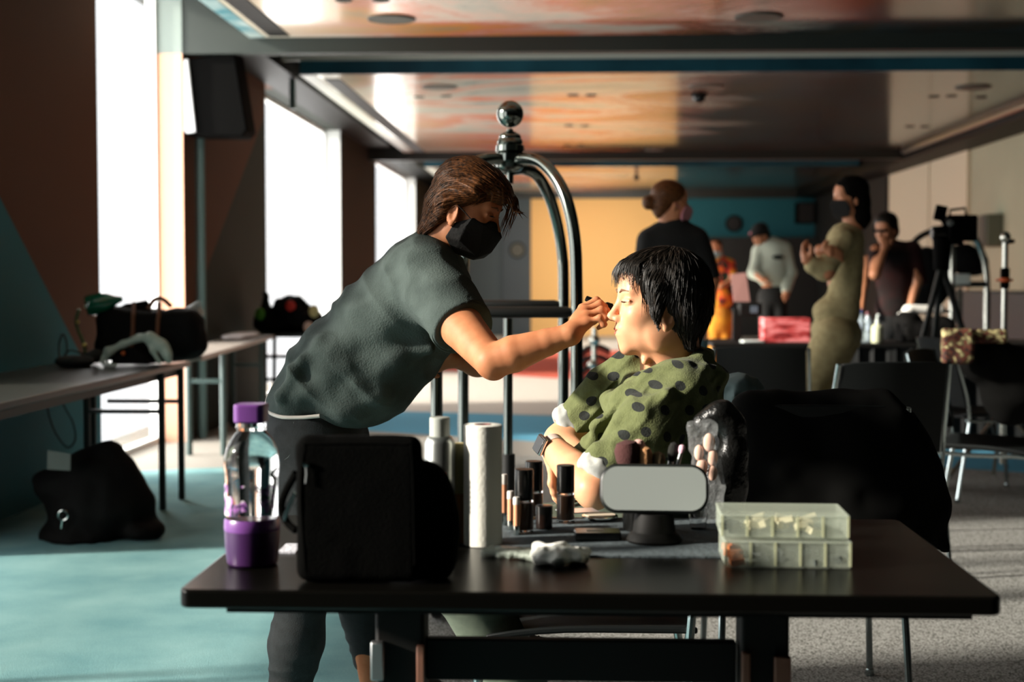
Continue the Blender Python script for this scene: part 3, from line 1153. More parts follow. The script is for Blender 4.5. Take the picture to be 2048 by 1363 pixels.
# forelock falling past the brow
rng = random.Random(4)
mb = MB()
for i in range(46):
    y = rng.uniform(-.045, .045)
    x0 = rng.uniform(.075, .098)
    p0 = fa(x0, y, rng.uniform(.055, .08))
    p1 = fa(x0 + .024, y * 1.05, .052 + rng.uniform(-.01, .012))
    if rng.random() < .5:
        p2, p3 = fa(x0 + .040, y * 1.1, .036), fa(x0 + .050 + rng.uniform(-.01, .015), y * 1.1 + rng.uniform(-.01, .01), .028 + rng.uniform(-.012, .012))
    else:
        y = abs(y)
        p2, p3 = fa(x0 + .030, y, .02), fa(x0 + .030 + rng.uniform(-.004, .012), y, -.035 + rng.uniform(-.02, .02))
    mb.tube(bez([p0, p1, p2, p3], 4), [.0012] * 8 + [.0011, .001, .0008, .0005, .0002], 4)
mb.build('forelock', m_hair_brown, artist)

# mask
import bmesh
m_mask = mat('black_mask_fabric', srgb(12, 11, 10), 0.85, bump=.2, bscale=120)


def hull(pts, name, m, parent, bev=.003, sub=0):
    bm = bmesh.new()
    off = root_loc(parent)
    for p in pts: bm.verts.new(Vector(p) - off)
    r = bmesh.ops.convex_hull(bm, input=bm.verts)
    bmesh.ops.delete(bm, geom=[g for g in r['geom_interior'] if isinstance(g, bmesh.types.BMVert)], context='VERTS')
    bmesh.ops.dissolve_limit(bm, angle_limit=math.radians(4), verts=bm.verts, edges=bm.edges)
    bmesh.ops.recalc_face_normals(bm, faces=bm.faces)
    me = bpy.data.meshes.new(name)
    bm.to_mesh(me)
    bm.free()
    o = bpy.data.objects.new(name, me)
    COL.objects.link(o)
    o.parent = parent
    me.materials.append(m)
    md = o.modifiers.new('bevel', 'BEVEL'); md.width = bev; md.segments = 3
    return o


mk = [(.100, 0, -.010), (.125, 0, -.042), (.113, 0, -.088), (.074, 0, -.125)]
pts = [fa(*p) for p in mk]
for s in (1, -1):
    for p in ((.092, .024, -.016), (.050, .066, -.020), (.080, .052, -.026), (.092, .030, -.112), (.045, .072, -.045), (.040, .068, -.085), (.012, .072, -.048), (.0, .064, -.092), (.030, .034, -.124), (.108, .012, -.075), (.114, .014, -.045)):
        pts.append(fa(p[0], p[1] * s * 1.04, p[2]))
mask = hull(pts, 'face_mask', m_mask, artist)
for s in (1, -1):
    MB().tube([fa(.048, .068 * s, -.024), fa(.03, .076 * s, -.014), fa(.008, .0805 * s, -.004)], .0013, 6).build('ear_loop', m_mask, mask)
    MB().tube([fa(.012, .073 * s, -.060), fa(.004, .078 * s, -.056), fa(-.004, .079 * s, -.052)], .0013, 6).build('ear_loop', m_mask, mask)


# T-shirt
m_shirt = mat('washed_grey_cotton', srgb(74, 84, 80), 0.92, spec=.2, col2=srgb(54, 63, 60), nscale=9, bump=.25, bscale=220)
T = SDF()
Ax = lambda ang: axes((math.cos(math.radians(ang)), 0, math.sin(math.radians(ang))))
T.ell(q(812, 600, 3.27), (.165, .185, .120), Ax(44), .05)
T.ell(q(748, 672, 3.28), (.165, .170, .122), Ax(48), .05)
T.ell(q(662, 752, 3.29), (.135, .165, .118), Ax(55), .06)
T.ell(q(612, 805, 3.30), (.085, .160, .090), Ax(50), .04)
T.ell(q(790, 735, 3.28), (.135, .150, .082), Ax(40), .06)
T.ell(q(720, 800, 3.28), (.110, .150, .070), Ax(20), .06)
T.ell(q(860, 620, 3.27), (.11, .155, .09), Ax(60), .05)
# collar and shoulders
T.cap(q(878, 498, 3.27), q(850, 540, 3.27), .050, .095, .03)
T.cap(q(850, 545, 3.16), q(850, 545, 3.40), .080, .080, .04)
# sleeves
for (a, b) in ((q(858, 560, 3.10), q(925, 655, 2.95)), (q(868, 570, 3.42), q(928, 655, 3.46))):
    T.cap(a, b, .080, .066, .035)
for b, s in ((q(925, 655, 2.95), 1), (q(928, 655, 3.46), -1)):
    d = Vector(q(925, 655, 2.95) - q(858, 560, 3.10)).normalized()
    c = Vector(b) + d * .082
    T.box(c, (.083, .12, .12), axes(d), .004, True)
# neck opening and hem
n = Vector((.55, 0, .83)).normalized()
T.ell(q(906, 470, 3.27), (.064, .060, .060), None, .008, True)
T.box(q(650, 900, 3.3), (.23, .3, .075), axes((1, 0, .02)), .01, True)
FOLDS = [((870, 575), (800, 540), .0072), ((850, 600), (905, 665), .0060), ((835, 640), (900, 600), .0048), ((640, 735), (860, 700), .0084),
         ((600, 790), (690, 730), .0078), ((612, 720), (700, 690), .0060), ((640, 690), (720, 740), .0060), ((700, 780), (800, 720), .0072),
         ((660, 790), (650, 740), .0060), ((560, 790), (600, 720), .0072), ((690, 820), (760, 790), .0072), ((720, 620), (790, 640), .0048)]
for (a, b, r) in FOLDS:
    Y0 = 3.135
    T.cap(q(a[0], a[1], Y0), q(b[0], b[1], Y0 - .01), r, r * .5, .04)
CRE = [((650, 760), (700, 715), .0060), ((690, 715), (830, 690), .0072), ((630, 740), (600, 770), .0048), ((850, 590), (880, 640), .0042), ((660, 705), (620, 700), .0042),
       ((720, 765), (790, 750), .0060)]


def disp_t(X):
    a = X.copy()
    a[:, 0], a[:, 2] = X[:, 0] * .75 + X[:, 2] * .65, -X[:, 0] * .65 + X[:, 2] * .75
    a[:, 0] *= 2.6
    n1 = 1 - np.abs(vnoise(a, 7, 1)) * 2
    b = X.copy()
    b[:, 0] *= .6
    n2 = 1 - np.abs(vnoise(b, 15, 2)) * 2
    n3 = 1 - np.abs(vnoise(a * np.array((.7, 1, 1.5)), 5, 8)) * 2
    return -.0050 * n1 - .0030 * n2 - .005 * n3


T.build('t_shirt', m_shirt, .0036, artist, disp=disp_t, smooth=1)
# sleeve cuffs: turned band, pale lining at the hem
for b, s in ((q(925, 655, 2.95), 1), (q(928, 655, 3.46), -1)):
    d = Vector(q(925, 655, 2.95) - q(858, 560, 3.10)).normalized()
    MB().lathe(Vector(b) - d * .026, [(.072, 0), (.0745, .002), (.0740, .022), (.071, .024), (.060, .022)], 40, axis=d).build('sleeve_cuff', m_shirt, artist)
def onto(S, pts, off=.001):
    X = np.array([tuple(p) for p in pts])
    for _ in range(5): X = X - (S.ev(X) - off)[:, None] * sdfgrad(S, X)
    return [Vector(p) for p in X]


m_hem = mat('pale_lining', srgb(214, 206, 196), .8)
hp_ = [q(541, 790, 3.30), q(545, 815, 3.22), q(565, 828, 3.16), q(600, 834, 3.135), q(640, 830, 3.135)]
MB().tube(bez(onto(T, hp_, .009), 6), .0048, 8).build('shirt_hem', m_hem, artist)

# jeans
m_jeans = mat('dark_grey_denim', srgb(30, 35, 36), 0.85, col2=srgb(22, 26, 27), nscale=60, bump=.2, bscale=400)
J = SDF()
J.ell(q(636, 850, 3.31), (.125, .165, .115), Ax(70), .04)
J.ell(q(592, 868, 3.24), (.070, .085, .085), None, .05)
J.ell(q(592, 868, 3.38), (.070, .085, .085), None, .05)
J.chain([q(625, 900, 3.22), kn, q(592, 1290, 3.14), an], [.105, .075, .056, .046], .05)
J.chain([q(660, 900, 3.40), kn2, q(742, 1320, 3.63)], [.105, .075, .047], .05)
dd = q(742, 1320, 3.63) - kn2
J.box(q(742, 1322, 3.63) + dd / np.linalg.norm(dd) * .062, (.06, .1, .1), axes(dd), .003, True)


def disp_j(X):
    a = X.copy(); a[:, 2] *= 2.2
    return -.003 * (1 - np.abs(vnoise(a, 12, 4)) * 2)


J.build('jeans', m_jeans, .004, artist, disp=disp_j)
pk = [q(583, 838, 3.12), q(585, 905, 3.125), q(562, 922, 3.14), q(546, 918, 3.16)]
MB().tube(bez(onto(J, pk, .001), 4), .0012, 6).build('pocket_seam', mat('seam_thread', srgb(84, 90, 88), .8), artist)
m_shoe = mat('black_shoe', srgb(16, 15, 14), .5)
for a, dx in ((an, .0), (np.array((an2[0] + .02, an2[1], .05)), .02)):
    sS = SDF()
    sS.ell((a[0] - .01, a[1], .055), (.055, .040, .055), None, .03)
    sS.ell((a[0] + .09, a[1], .040), (.085, .046, .040), None, .04)
    sS.box((a[0] + .05, a[1], -.05), (.3, .2, .05), None, .004, True)
    sS.build('shoe', m_shoe, artist, .0) if False else sS.build('shoe', m_shoe, .005, artist)
# make-up brush held in the fingers
m_blk = mat('gloss_black_plastic', srgb(10, 10, 9), .25)
br = thing('makeup_brush', 'small black make-up brush held at the seated face by the folded fingers', 'brush', qh(1200, 612, 3.285))
MB().tube([qh(1178, 596, 3.295), qh(1186, 600, 3.293), qh(1214, 611, 3.287)], [.006, .0072, .0055], 12).build('handle', m_blk, br)
MB().tube([qh(1212, 610, 3.287), qh(1218, 612, 3.286), qh(1226, 616, 3.284), qh(1232, 620, 3.283)], [.0055, .010, .012, .006], 14).build('bristles', mat('dark_bristles', srgb(14, 13, 12), .9), br)

# ------------------------------------------------------------------ the seated one
QD = -0.20
fw = Frame(q(1323, 604, 3.30), (-math.cos(math.radians(9)), -math.sin(math.radians(9)), .03), sc=1.03)
W_base = (q(1330, 1100, 3.35)[0], 3.36, 0)
S = SDF()
head(S, fw, q(1345, 752, 3.34))
S.cap(fw(-.02, 0, -.06), q(1338, 735, 3.33), .055, .060, .03)
# tendon of the neck
S.cap(fw(-.004, -.052, -.080), q(1290, 722, 3.27), .009, .008, .015)
S.ell(q(1322, 860, 3.37), (.12, .14, .08), axes((.25, 0, 1)), .05)
S.ell(q(1300, 1000, 3.37), (.12, .14, .09), axes((.1, 0, 1)), .05)
# left arm (near)
sh, el, wr = q(1352, 795, 3.17), q(1186, 978, 3.06), q(1104, 893, 3.22)
S.chain([sh, (sh + el) / 2, el], [.043, .042, .038], .02)
S.ell(el + np.array((.006, 0, -.014)), (.026, .026, .024), None, .02)
S.chain([el, el * .62 + wr * .38, wr], [.038, .041, .0265], .004)
hand(S, wr,
     [q(1104, 935, 3.215), q(1108, 940, 3.24), q(1112, 942, 3.262), q(1118, 940, 3.285)],
     [q(1103, 966, 3.215), q(1107, 974, 3.24), q(1112, 975, 3.262), q(1119, 968, 3.285)],
     [q(1108, 984, 3.217), q(1112, 994, 3.24), q(1118, 995, 3.262), q(1125, 984, 3.285)],
     [q(1116, 998, 3.220), q(1121, 1008, 3.243), q(1127, 1008, 3.262), q(1133, 996, 3.285)],
     [q(1118, 920, 3.20), q(1124, 945, 3.19), q(1126, 966, 3.19)])
# right arm (far), crossing behind the left wrist
sh2, el2, wr2 = q(1300, 790, 3.52), q(1122, 880, 3.47), q(1190, 935, 3.36)
S.chain([sh2, q(1160, 850, 3.50), el2], [.05, .042, .037], .02)
S.chain([el2, wr2], [.035, .024], .02)
hand(S, wr2,
     [q(1220, 950, 3.33), q(1222, 955, 3.35), q(1222, 960, 3.37), q(1220, 965, 3.39)],
     [q(1240, 965, 3.32), q(1243, 970, 3.34), q(1242, 976, 3.36), q(1238, 980, 3.38)],
     [q(1246, 980, 3.32), q(1250, 986, 3.34), q(1249, 991, 3.36), q(1244, 994, 3.38)],
     [q(1244, 994, 3.32), q(1247, 1000, 3.34), q(1246, 1004, 3.36), q(1241, 1006, 3.38)],
     [q(1205, 945, 3.31), q(1215, 958, 3.30), q(1225, 968, 3.30)])
# legs, bent, one foot tucked back under the chair
hp1, hp2 = q(1290, 1085, 3.27), q(1290, 1085, 3.45)
k1, k2 = q(905, 1120, 3.22), q(925, 1095, 3.44)
a1, a2 = q(1095, 1490, 3.24), q(1010, 1220, 3.40)
S.chain([hp1, k1, a1], [.08, .05, .033], .03)
S.chain([hp2, k2, a2], [.08, .05, .033], .03)
woman = S.build('person', m_skin_fair, .0024, loc=W_base, smooth=2)
tag(woman, 'seated black-haired person in a green black-dotted hoodie with a watch, face sunlit', 'person')
face_bits(woman, fw)

hS = SDF()
he = lambda c, r, k=.02, sub=False: hS.ell(fw(*c), np.array(r) * fw.sc, fw.M, k, sub)
he((-.010, 0, .036), (.096, .087, .083), .02)
he((-.028, 0, -.012), (.074, .082, .072), .03)
he((.028, 0, .070), (.054, .064, .034), .02)
for s in (1, -1):
    hS.cap(fw(.030, .072 * s, .035), fw(.026, .076 * s, -.020), .017, .010, .02)
    hS.cap(fw(.026, .076 * s, -.020), fw(.020, .076 * s, -.052), .009, .003, .01)
    hS.cap(fw(-.04, .06 * s, -.02), fw(-.052, .046 * s, -.088), .026, .012, .02)
hS.cap(fw(-.075, 0, -.02), fw(-.070, 0, -.098), .026, .012, .02)
he((.090, 0, -.030), (.064, .12, .088), .006, True)
for s in (1, -1):
    he((.002, .092 * s, -.044), (.018, .022, .028), .006, True)


def disp_hair_w(X):
    l = fw.loc(X)
    an_ = np.arctan2(l[:, 0] + .02, -(l[:, 1]))
    w = an_ * 34 + 5 * vnoise(l, 18, 3)
    return .0014 * np.sin(w) + .0010 * np.sin(w * 2.7 + 3 * vnoise(l, 30, 5))


hS.build('hair', m_hair_black, .0024, woman, disp=disp_hair_w)
CR0 = np.array((-.035, 0.0, .125))


def flow_w(l):
    d = l - CR0
    d[:, 2] -= .03
    return d / (np.linalg.norm(d, axis=1, keepdims=True) + 1e-6)


strands('hair_strands', m_hair_black, woman, hS, fw, flow_w, 3800, .060, 5, rad=.0008, lift=.006, jitter=.10,
        zmin=lambda l: (l[:, 2] > -.088) & ~((l[:, 0] > .0) & (l[:, 2] < -.035)) & ~((l[:, 0] > .06) & (l[:, 2] < .068)))
# fringe: wisps over the forehead and temple
rng = random.Random(8)
mb = MB()
for i in range(170):
    y = rng.uniform(-.062, .062)
    ay = abs(y) / .062
    x0 = .093 - .030 * ay ** 2
    zt = .040 + rng.uniform(-.012, .016) - .012 * (ay > .75)
    out = rng.uniform(.0, .016) * (1 - .6 * ay)
    p0 = fw(x0 - .030, y * .85, .094 + rng.uniform(-.004, .006))
    p1 = fw(x0 - .004 + out * .3, y * .97, .080 + rng.uniform(-.004, .004))
    p2 = fw(x0 + out * .9, y + rng.uniform(-.003, .003), .060)
    p3 = fw(x0 + out * 1.1 - .002, y + rng.uniform(-.006, .006), zt)
    mb.tube(bez([p0, p1, p2, p3], 4), [.0008] * 6 + [.0008, .0007, .0006, .0005, .0004, .0003, .0002], 4)
for i in range(90):
    for s in (1, -1):
        x0 = rng.uniform(.030, .062)
        yy = (.070 - (x0 - .03) * .25) * s
        p0 = fw(x0 - .01, yy * .95, .070)
        p1 = fw(x0, yy * 1.08, .040)
        p2 = fw(x0 - .004, yy * 1.10 + .002 * s, .015)
        p3 = fw(x0 - .010 + rng.uniform(-.006, .006), yy * 1.10, -.012 + rng.uniform(-.02, .02) - .4 * max(0, .05 - x0))
        mb.tube(bez([p0, p1, p2, p3], 4), [.0009] * 8 + [.0009, .0008, .0006, .0004, .0002], 4)
mb.build('fringe', m_hair_black, woman)

# hoodie
m_hood = mat('green_dotted_knit', srgb(126, 138, 84), 0.92, bump=.25, bscale=260, sheen=.05)
t = NT(m_hood)
at = t.n('Attribute', attribute_name='uvw')
vo = t.n('TexVoronoi', i_Scale=20.0, i_Randomness=0.38, voronoi_dimensions='2D')
t.l(at.outputs['Vector'], vo.inputs['Vector'])
dot = t.math('LESS_THAN', vo.outputs['Distance'], .215)
tc = t.n('TexCoord')
nz = t.n('TexNoise', i_Scale=60.0); t.l(tc.outputs['Object'], nz.inputs['Vector'])
gr = t.mix(nz.outputs['Fac'], srgb(76, 82, 46), srgb(104, 110, 68))
t.l(t.mix(dot, gr, srgb(22, 26, 22)), t.b.inputs['Base Color'])
G = SDF()
G.ell(q(1340, 840, 3.37), (.138, .172, .098), axes((.35, 0, 1)), .05)
G.ell(q(1325, 950, 3.37), (.142, .165, .112), axes((.0, 0, 1)), .05)
G.ell(q(1262, 900, 3.37), (.13, .150, .075), axes((.7, 0, 1)), .05)
G.ell(q(1240, 965, 3.38), (.11, .150, .090), axes((.2, 0, 1)), .05)
G.ell(q(1290, 1060, 3.36), (.11, .170, .140), axes((0, 0, 1)), .06)
G.cap(q(1362, 775, 3.26), q(1362, 775, 3.46), .064, .064, .05)
# sleeves
c1 = q(1210, 935, 3.085)
G.chain([q(1360, 800, 3.19), q(1285, 868, 3.13), c1], [.070, .062, .046], .04)
c2 = q(1150, 838, 3.49)
G.chain([q(1290, 800, 3.50), q(1210, 810, 3.50), c2], [.070, .058, .044], .04)
d1 = c1 - q(1290, 865, 3.13); d1 /= np.linalg.norm(d1)
d2 = c2 - q(1210, 810, 3.50); d2 /= np.linalg.norm(d2)
G.box(c1 + d1 * .085, (.075, .1, .1), axes(d1), .004, True)
G.box(c2 + d2 * .080, (.065, .1, .1), axes(d2), .004, True)
# hood collar: thick rolls round the neck, hood lying on the back
ringp = []
for k in range(17):
    a = 2 * math.pi * k / 16
    ringp.append(q(1345, 735, 3.33) + np.array((.082 * math.cos(a) - .012, .088 * math.sin(a), -.012 + .030 * math.cos(a))))
G.chain(ringp, [.020] * 17, .012)
ringp = [p + np.array(((p[0] - q(1345, 735, 3.33)[0]) * .35 - .01, (p[1] - 3.33) * .25, -.030)) for p in ringp]
G.chain(ringp, [.024] * 17, .014)
G.ell(q(1392, 780, 3.37), (.045, .105, .060), None, .04)
G.ell(q(1378, 730, 3.37), (.034, .080, .034), None, .03)
G.chain([q(1262, 725, 3.42), q(1200, 775, 3.45), q(1165, 815, 3.47)], [.030, .034, .03], .03)
# folds
WF = [((1190, 850), (1290, 790), .012, 3.20), ((1170, 880), (1270, 820), .012, 3.22), ((1235, 800), (1330, 745), .013, 3.20),
      ((1150, 900), (1215, 850), .011, 3.24), ((1215, 905), (1290, 850), .012, 3.085), ((1225, 930), (1300, 890), .011, 3.08),
      ((1200, 895), (1250, 870), .010, 3.07), ((1235, 850), (1330, 790), .013, 3.10), ((1160, 925), (1190, 880), .010, 3.2),
      ((1220, 960), (1250, 920), .011, 3.09), ((1300, 760), (1360, 735), .012, 3.19)]
for (a, b, r, y) in WF: G.cap(q(a[0], a[1], y), q(b[0], b[1], y), r, r * .6, .022)
G.ell(q(1334, 712, 3.30), (.066, .066, .056), None, .01, True)


def disp_g(X):
    a = X.copy()
    a[:, 0], a[:, 2] = X[:, 0] * .7 + X[:, 2] * .7, (-X[:, 0] * .7 + X[:, 2] * .7) * 2.8
    n1 = 1 - np.abs(vnoise(a, 9, 6)) * 2
    n2 = 1 - np.abs(vnoise(a, 19, 7)) * 2
    return -.0062 * n1 - .0036 * n2


G.build('hoodie', m_hood, .0034, woman, disp=disp_g,
        uvw=lambda V: np.stack([V[:, 0] + .30 * V[:, 1], V[:, 2] + .15 * V[:, 1], V[:, 1] * 0], 1))
# rolled cuffs
m_cuff = mat('pale_cuff_lining', srgb(178, 178, 172), .85, col2=srgb(150, 152, 148), nscale=40)
for c_, d_, r_ in ((c1, d1, .036), (c2, d2, .030)):
    C = SDF()
    u_, v_, _ = basis(d_)
    u_, v_ = np.array(u_), np.array(v_)
    rr = [c_ + d_ * .014 + (u_ * math.cos(a) + v_ * math.sin(a)) * (r_ * (1 + .06 * math.sin(3 * a))) for a in np.linspace(0, 2 * math.pi, 17)]
    C.chain(rr, [.010 + .003 * math.sin(i * 2.1) for i in range(17)], .012)
    rr2 = [p + d_ * .018 - (p - c_) * .12 for p in rr]
    C.chain(rr2, [.009] * 17, .012)
    C.build('rolled_cuff', m_cuff, .003, woman, disp=lambda X: -.002 * (1 - np.abs(vnoise(X, 45, 3)) * 2))
# trousers and shoes
m_trs = mat('grey_green_trousers', srgb(84, 92, 78), .9, col2=srgb(70, 78, 66), nscale=30)
R_ = SDF()
R_.chain([hp1, k1, a1], [.115, .078, .052], .05)
R_.chain([hp2, k2, a2], [.115, .078, .052], .05)
R_.ell(q(1310, 1080, 3.36), (.14, .18, .12), None, .05)
for a_, k_ in ((a1, k1), (a2, k2)):
    dd = (a_ - k_) / np.linalg.norm(a_ - k_)
    R_.box(a_ + dd * .05, (.055, .1, .1), axes(dd), .003, True)
R_.build('trousers', m_trs, .005, woman, disp=lambda X: -.004 * (1 - np.abs(vnoise(X, 11, 3)) * 2))
m_lace = mat('grey_laces', srgb(120, 128, 124), .7)
for a_, dirx, tilt in ((a1, -1, 0), (a2, 1, -.25)):
    sS = SDF()
    d_ = np.array((dirx * math.cos(tilt), 0, math.sin(tilt)))
    M_ = axes(d_)
    o_ = a_ + np.array((0, 0, -.055))
    sS.ell(o_ - d_ * .01, (.052, .038, .05), M_, .03)
    sS.ell(o_ + d_ * .085 - np.array((0, 0, .022)), (.085, .045, .036), M_, .04)
    sh_ = sS.build('shoe', m_shoe, .005, woman)
    lc = MB()
    for k in range(4):
        p = o_ + d_ * (.035 + .022 * k) + np.array((0, 0, .026 - .010 * k))
        lc.tube([p + np.array((0, -.026, -.004)), p + np.array((0, 0, .010)), p + np.array((.008 * dirx, .026, -.004))], .0025, 6)
    lc.build('laces', m_lace, sh_)
# watch
ax = (el - wr) / np.linalg.norm(el - wr)
wc = wr + ax * .006
m_band = mat('pinkish_watch_band', srgb(214, 190, 178), .45)
ring = MB().lathe(Vector(wc) - Vector(ax) * .011, [(.0275, 0), (.0295, .001), (.0295, .021), (.0275, .022), (.0265, .02), (.0265, .002)], 40, axis=ax)
wt = ring.build('watch_band', m_band, woman)
nrm = Vector((-.82, -.42, .30)); nrm = (nrm - Vector(ax) * nrm.dot(Vector(ax))).normalized()
cc = Vector(wc) + nrm * .0335
R = Matrix((Vector(ax), nrm.cross(Vector(ax)), nrm)).transposed()
MB().box(cc, (.034, .040, .010), R).build('watch_case', mat('satin_aluminium', (.62, .6, .58), .3, metal=1), wt, bevel=.004)
MB().box(cc + nrm * .0055, (.029, .034, .002), R).build('watch_screen', m_blk, wt, bevel=.0008)
MB().ball(fw(.004, -.0855, -.058), .0022, 10, 6).build('earring', mat('silver', (.8, .8, .78), .2, metal=1), woman)

# ================================================================== make-up table in front
QD = 0.0
TZ = .74


def T_(px, py): return PZ(px, py, TZ)


m_tab = mat('dark_table_laminate', (.0022, .002, .0015), .28, spec=.12)
m_tabu = mat('black_table_frame', srgb(10, 9, 7), .6, spec=.25)
m_brn = mat('brown_bracket', srgb(112, 74, 58), .55)
m_steel = mat('dull_steel', (.30, .31, .31), .4, metal=1)
m_chrome = mat('chrome', (.62, .65, .62), .1, metal=1)
yf = T_(1180, 1186).y
yb_ = yf + .66
xl, xr = T_(352, 1181).x, T_(2011, 1196).x
tb = thing('trestle_table', 'dark folding table in the foreground crowded with make-up things', 'table', ((xl + xr) / 2, yf + .3, 0))
cx, cy = (xl + xr) / 2, yf + .33
MB().prism(rrect(xr - xl, .66, .018), (cx, cy, TZ - .028), (1, 0, 0), (0, 1, 0), .028).build('table_top', m_tab, tb, bevel=.004)
MB().bb(xl + .06, xr - .03, yf + .05, yf + .08, TZ - .045, TZ - .028).bb(xl + .05, xr - .05, yf + .58, yf + .61, TZ - .045, TZ - .028).build('underframe', m_tabu, tb)
for (a, b) in ((755, 852), (1478, 1574)):
    Yl = yf + .28
    A, B = P(a, 1240, Yl), P(b, 1240, Yl)
    lg = MB()
    lg.bb(A.x, B.x, Yl - .03, Yl + .05, .10, TZ - .03).bb(A.x + .005, B.x - .005, yf + .04, yf + .62, .0, .035)
    lg.bb(A.x + .01, B.x - .01, yf + .2, yf + .45, .03, .12)
    L_ = lg.build('leg', m_tabu, tb, bevel=.006)
    if a < 800:
        MB().bb(A.x - .006, A.x + .016, Yl - .045, Yl - .03, P(0, 1338, Yl).z, P(0, 1262, Yl).z).build('bracket', m_steel, L_, bevel=.003)
        MB().bb(B.x - .012, B.x + .001, Yl - .04, Yl - .03, P(0, 1345, Yl).z, P(0, 1270, Yl).z).build('bracket', m_brn, L_, bevel=.002)
    else:
        MB().bb(A.x, A.x + .014, Yl - .045, Yl - .03, P(0, 1358, Yl).z, P(0, 1275, Yl).z).build('bracket', m_brn, L_, bevel=.003)
        MB().bb(B.x - .026, B.x + .001, Yl - .045, Yl - .03, P(0, 1350, Yl).z, P(0, 1282, Yl).z).build('bracket', m_brn, L_, bevel=.003)
Yl = yf + .30
MB().bb(P(850, 0, Yl).x, P(1480, 0, Yl).x, Yl - .012, Yl + .012, P(0, 1345, Yl).z, P(0, 1264, Yl).z).build('cross_panel', m_tabu, tb, bevel=.003)

# ---- grey mat under the things
m_mat = mat('grey_mat_cloth', srgb(84, 94, 98), .9, col2=srgb(60, 70, 74), nscale=14, bump=.3, bscale=90)
a, b = T_(985, 1112), T_(1440, 1040)
MB().bb(a.x, b.x, a.y, b.y, TZ, TZ + .003).own('table_mat', m_mat, 'thin blue-grey cloth mat lying under the foundation bottles and the mirror', 'mat')


def seated(px, py): return T_(px, py)


# ---- big drinks bottle with purple cap and base
m_pet = mat('clear_plastic', (1, 1, 1), .03, trans=1.0, ior=1.28)
m_purple = mat('purple_plastic', srgb(112, 64, 134), .3)
m_purple_d = mat('deep_purple_rubber', srgb(60, 28, 74), .35)
c = T_(505, 1127)
c.z = TZ
bt = thing('drinks_bottle', 'clear water bottle with square purple cap and deep purple base', 'bottle', c)
s_ = (.5 * 113) * c.y / F
MB().lathe(c + Vector((0, 0, .062)), [(s_ * .93, 0), (s_ * .95, .002), (s_ * .95, .075), (s_ * .98, .085), (s_ * 1.0, .095), (s_ * .98, .110), (s_ * .90, .125), (s_ * .72, .142), (s_ * .50, .153), (s_ * .46, .160), (s_ * .46, .168)], 48).build('body', m_pet, bt)
MB().lathe(c, [(s_ * .80, 0), (s_ * .90, .004), (s_ * .97, .03), (s_ * .985, .052), (s_ * .985, .056)], 48).build('base', m_purple_d, bt)
MB().lathe(c + Vector((0, 0, .0562)), [(s_ * .99, 0), (s_ * 1.0, .002), (s_ * .99, .016), (s_ * .94, .020)], 48).build('base_rim', m_purple, bt)
cp = MB().prism(rrect(.050, .050, .012), c + Vector((0, 0, .228)), (1, 0, 0), (0, 1, 0), .030).build('cap', m_purple, bt, bevel=.003)
MB().lathe(c + Vector((0, 0, .216)), [(s_ * .52, 0), (s_ * .55, .004), (s_ * .52, .012)], 32).build('neck_ring', m_pet, bt)
m_lab = mat('printed_film', (1, 1, 1), .3)
t = NT(m_lab)
tc = t.n('TexCoord')
n_ = t.n('TexNoise', i_Scale=34.0, i_Detail=4.0, i_Distortion=1.5); t.l(tc.outputs['Object'], n_.inputs['Vector'])
t.l(t.ramp(n_.outputs['Fac'], [(.42, srgb(40, 40, 62)), (.5, srgb(150, 84, 168)), (.58, srgb(206, 160, 208)), (.68, srgb(228, 228, 226))]), t.b.inputs['Base Color'])
n2_ = t.n('TexNoise', i_Scale=22.0, i_Detail=3.0); t.l(tc.outputs['Object'], n2_.inputs['Vector'])
t.l(t.math('MULTIPLY', t.math('GREATER_THAN', n2_.outputs['Fac'], .5), .85), t.b.inputs['Alpha'])
lb = MB()
vs = []
for k in range(25):
    an_ = math.radians(205 + 130 * k / 24)
    for z in (.082, .132): vs.append(c + Vector((math.cos(an_) * (s_ * .985), math.sin(an_) * (s_ * .985), z)))
lb.add(vs, [(2 * k, 2 * k + 2, 2 * k + 3, 2 * k + 1) for k in range(24)])
lb.build('label', m_lab, bt)

# ---- black case standing at the front edge
m_case = mat('black_nylon', (.0008, .0008, .0006), .95, spec=.05, bump=.25, bscale=300)
Yc = yf + .045
A, B = P(590, 1184, Yc), P(842, 872, Yc)
w, h = B.x - A.x, B.z - TZ - .002
cs = thing('makeup_case', 'black soft zip case standing upright beside the purple-capped bottle', 'case', ((A.x + B.x) / 2, Yc + .05, TZ))
S = SDF()
S.box(((A.x + B.x) / 2, Yc + .02, TZ + h / 2 + .001), (w / 2, .022, h / 2), None, .01, False, .018)
S.box(((A.x + B.x) / 2 + .018, Yc + .055, TZ + h * .41), (w / 2 + .012, .032, h * .41), None, .02, False, .03)
S.ell(((B.x) + .020, Yc + .052, TZ + .074), (.034, .034, .080), None, .03)
S.box(((A.x + B.x) / 2, Yc, TZ - .05), (.4, .4, .0505), None, .004, True)
S.build('body', m_case, .0035, cs, disp=lambda X: -.0012 * vnoise(X, 40, 2))
zp = MB().tube(bez([(A.x + .016, Yc - .001, TZ + .02), (A.x + .010, Yc - .0015, TZ + h * .6), (A.x + .016, Yc - .0015, TZ + h - .018), (A.x + .03, Yc - .001, TZ + h - .010), (B.x - .03, Yc - .001, TZ + h - .010), (B.x - .014, Yc - .001, TZ + h - .022), (B.x - .010, Yc - .001, TZ + .03)], 6), .0016, 6)
zp.build('zip', m_case, cs)
p = P(612, 928, Yc - .006)
zz = MB().lathe(p, [(.001, -.003), (.0045, -.002), (.0045, .002), (.001, .003)], 16, axis=(0, -1, 0))
zz.build('zip_slider', m_chrome, cs)
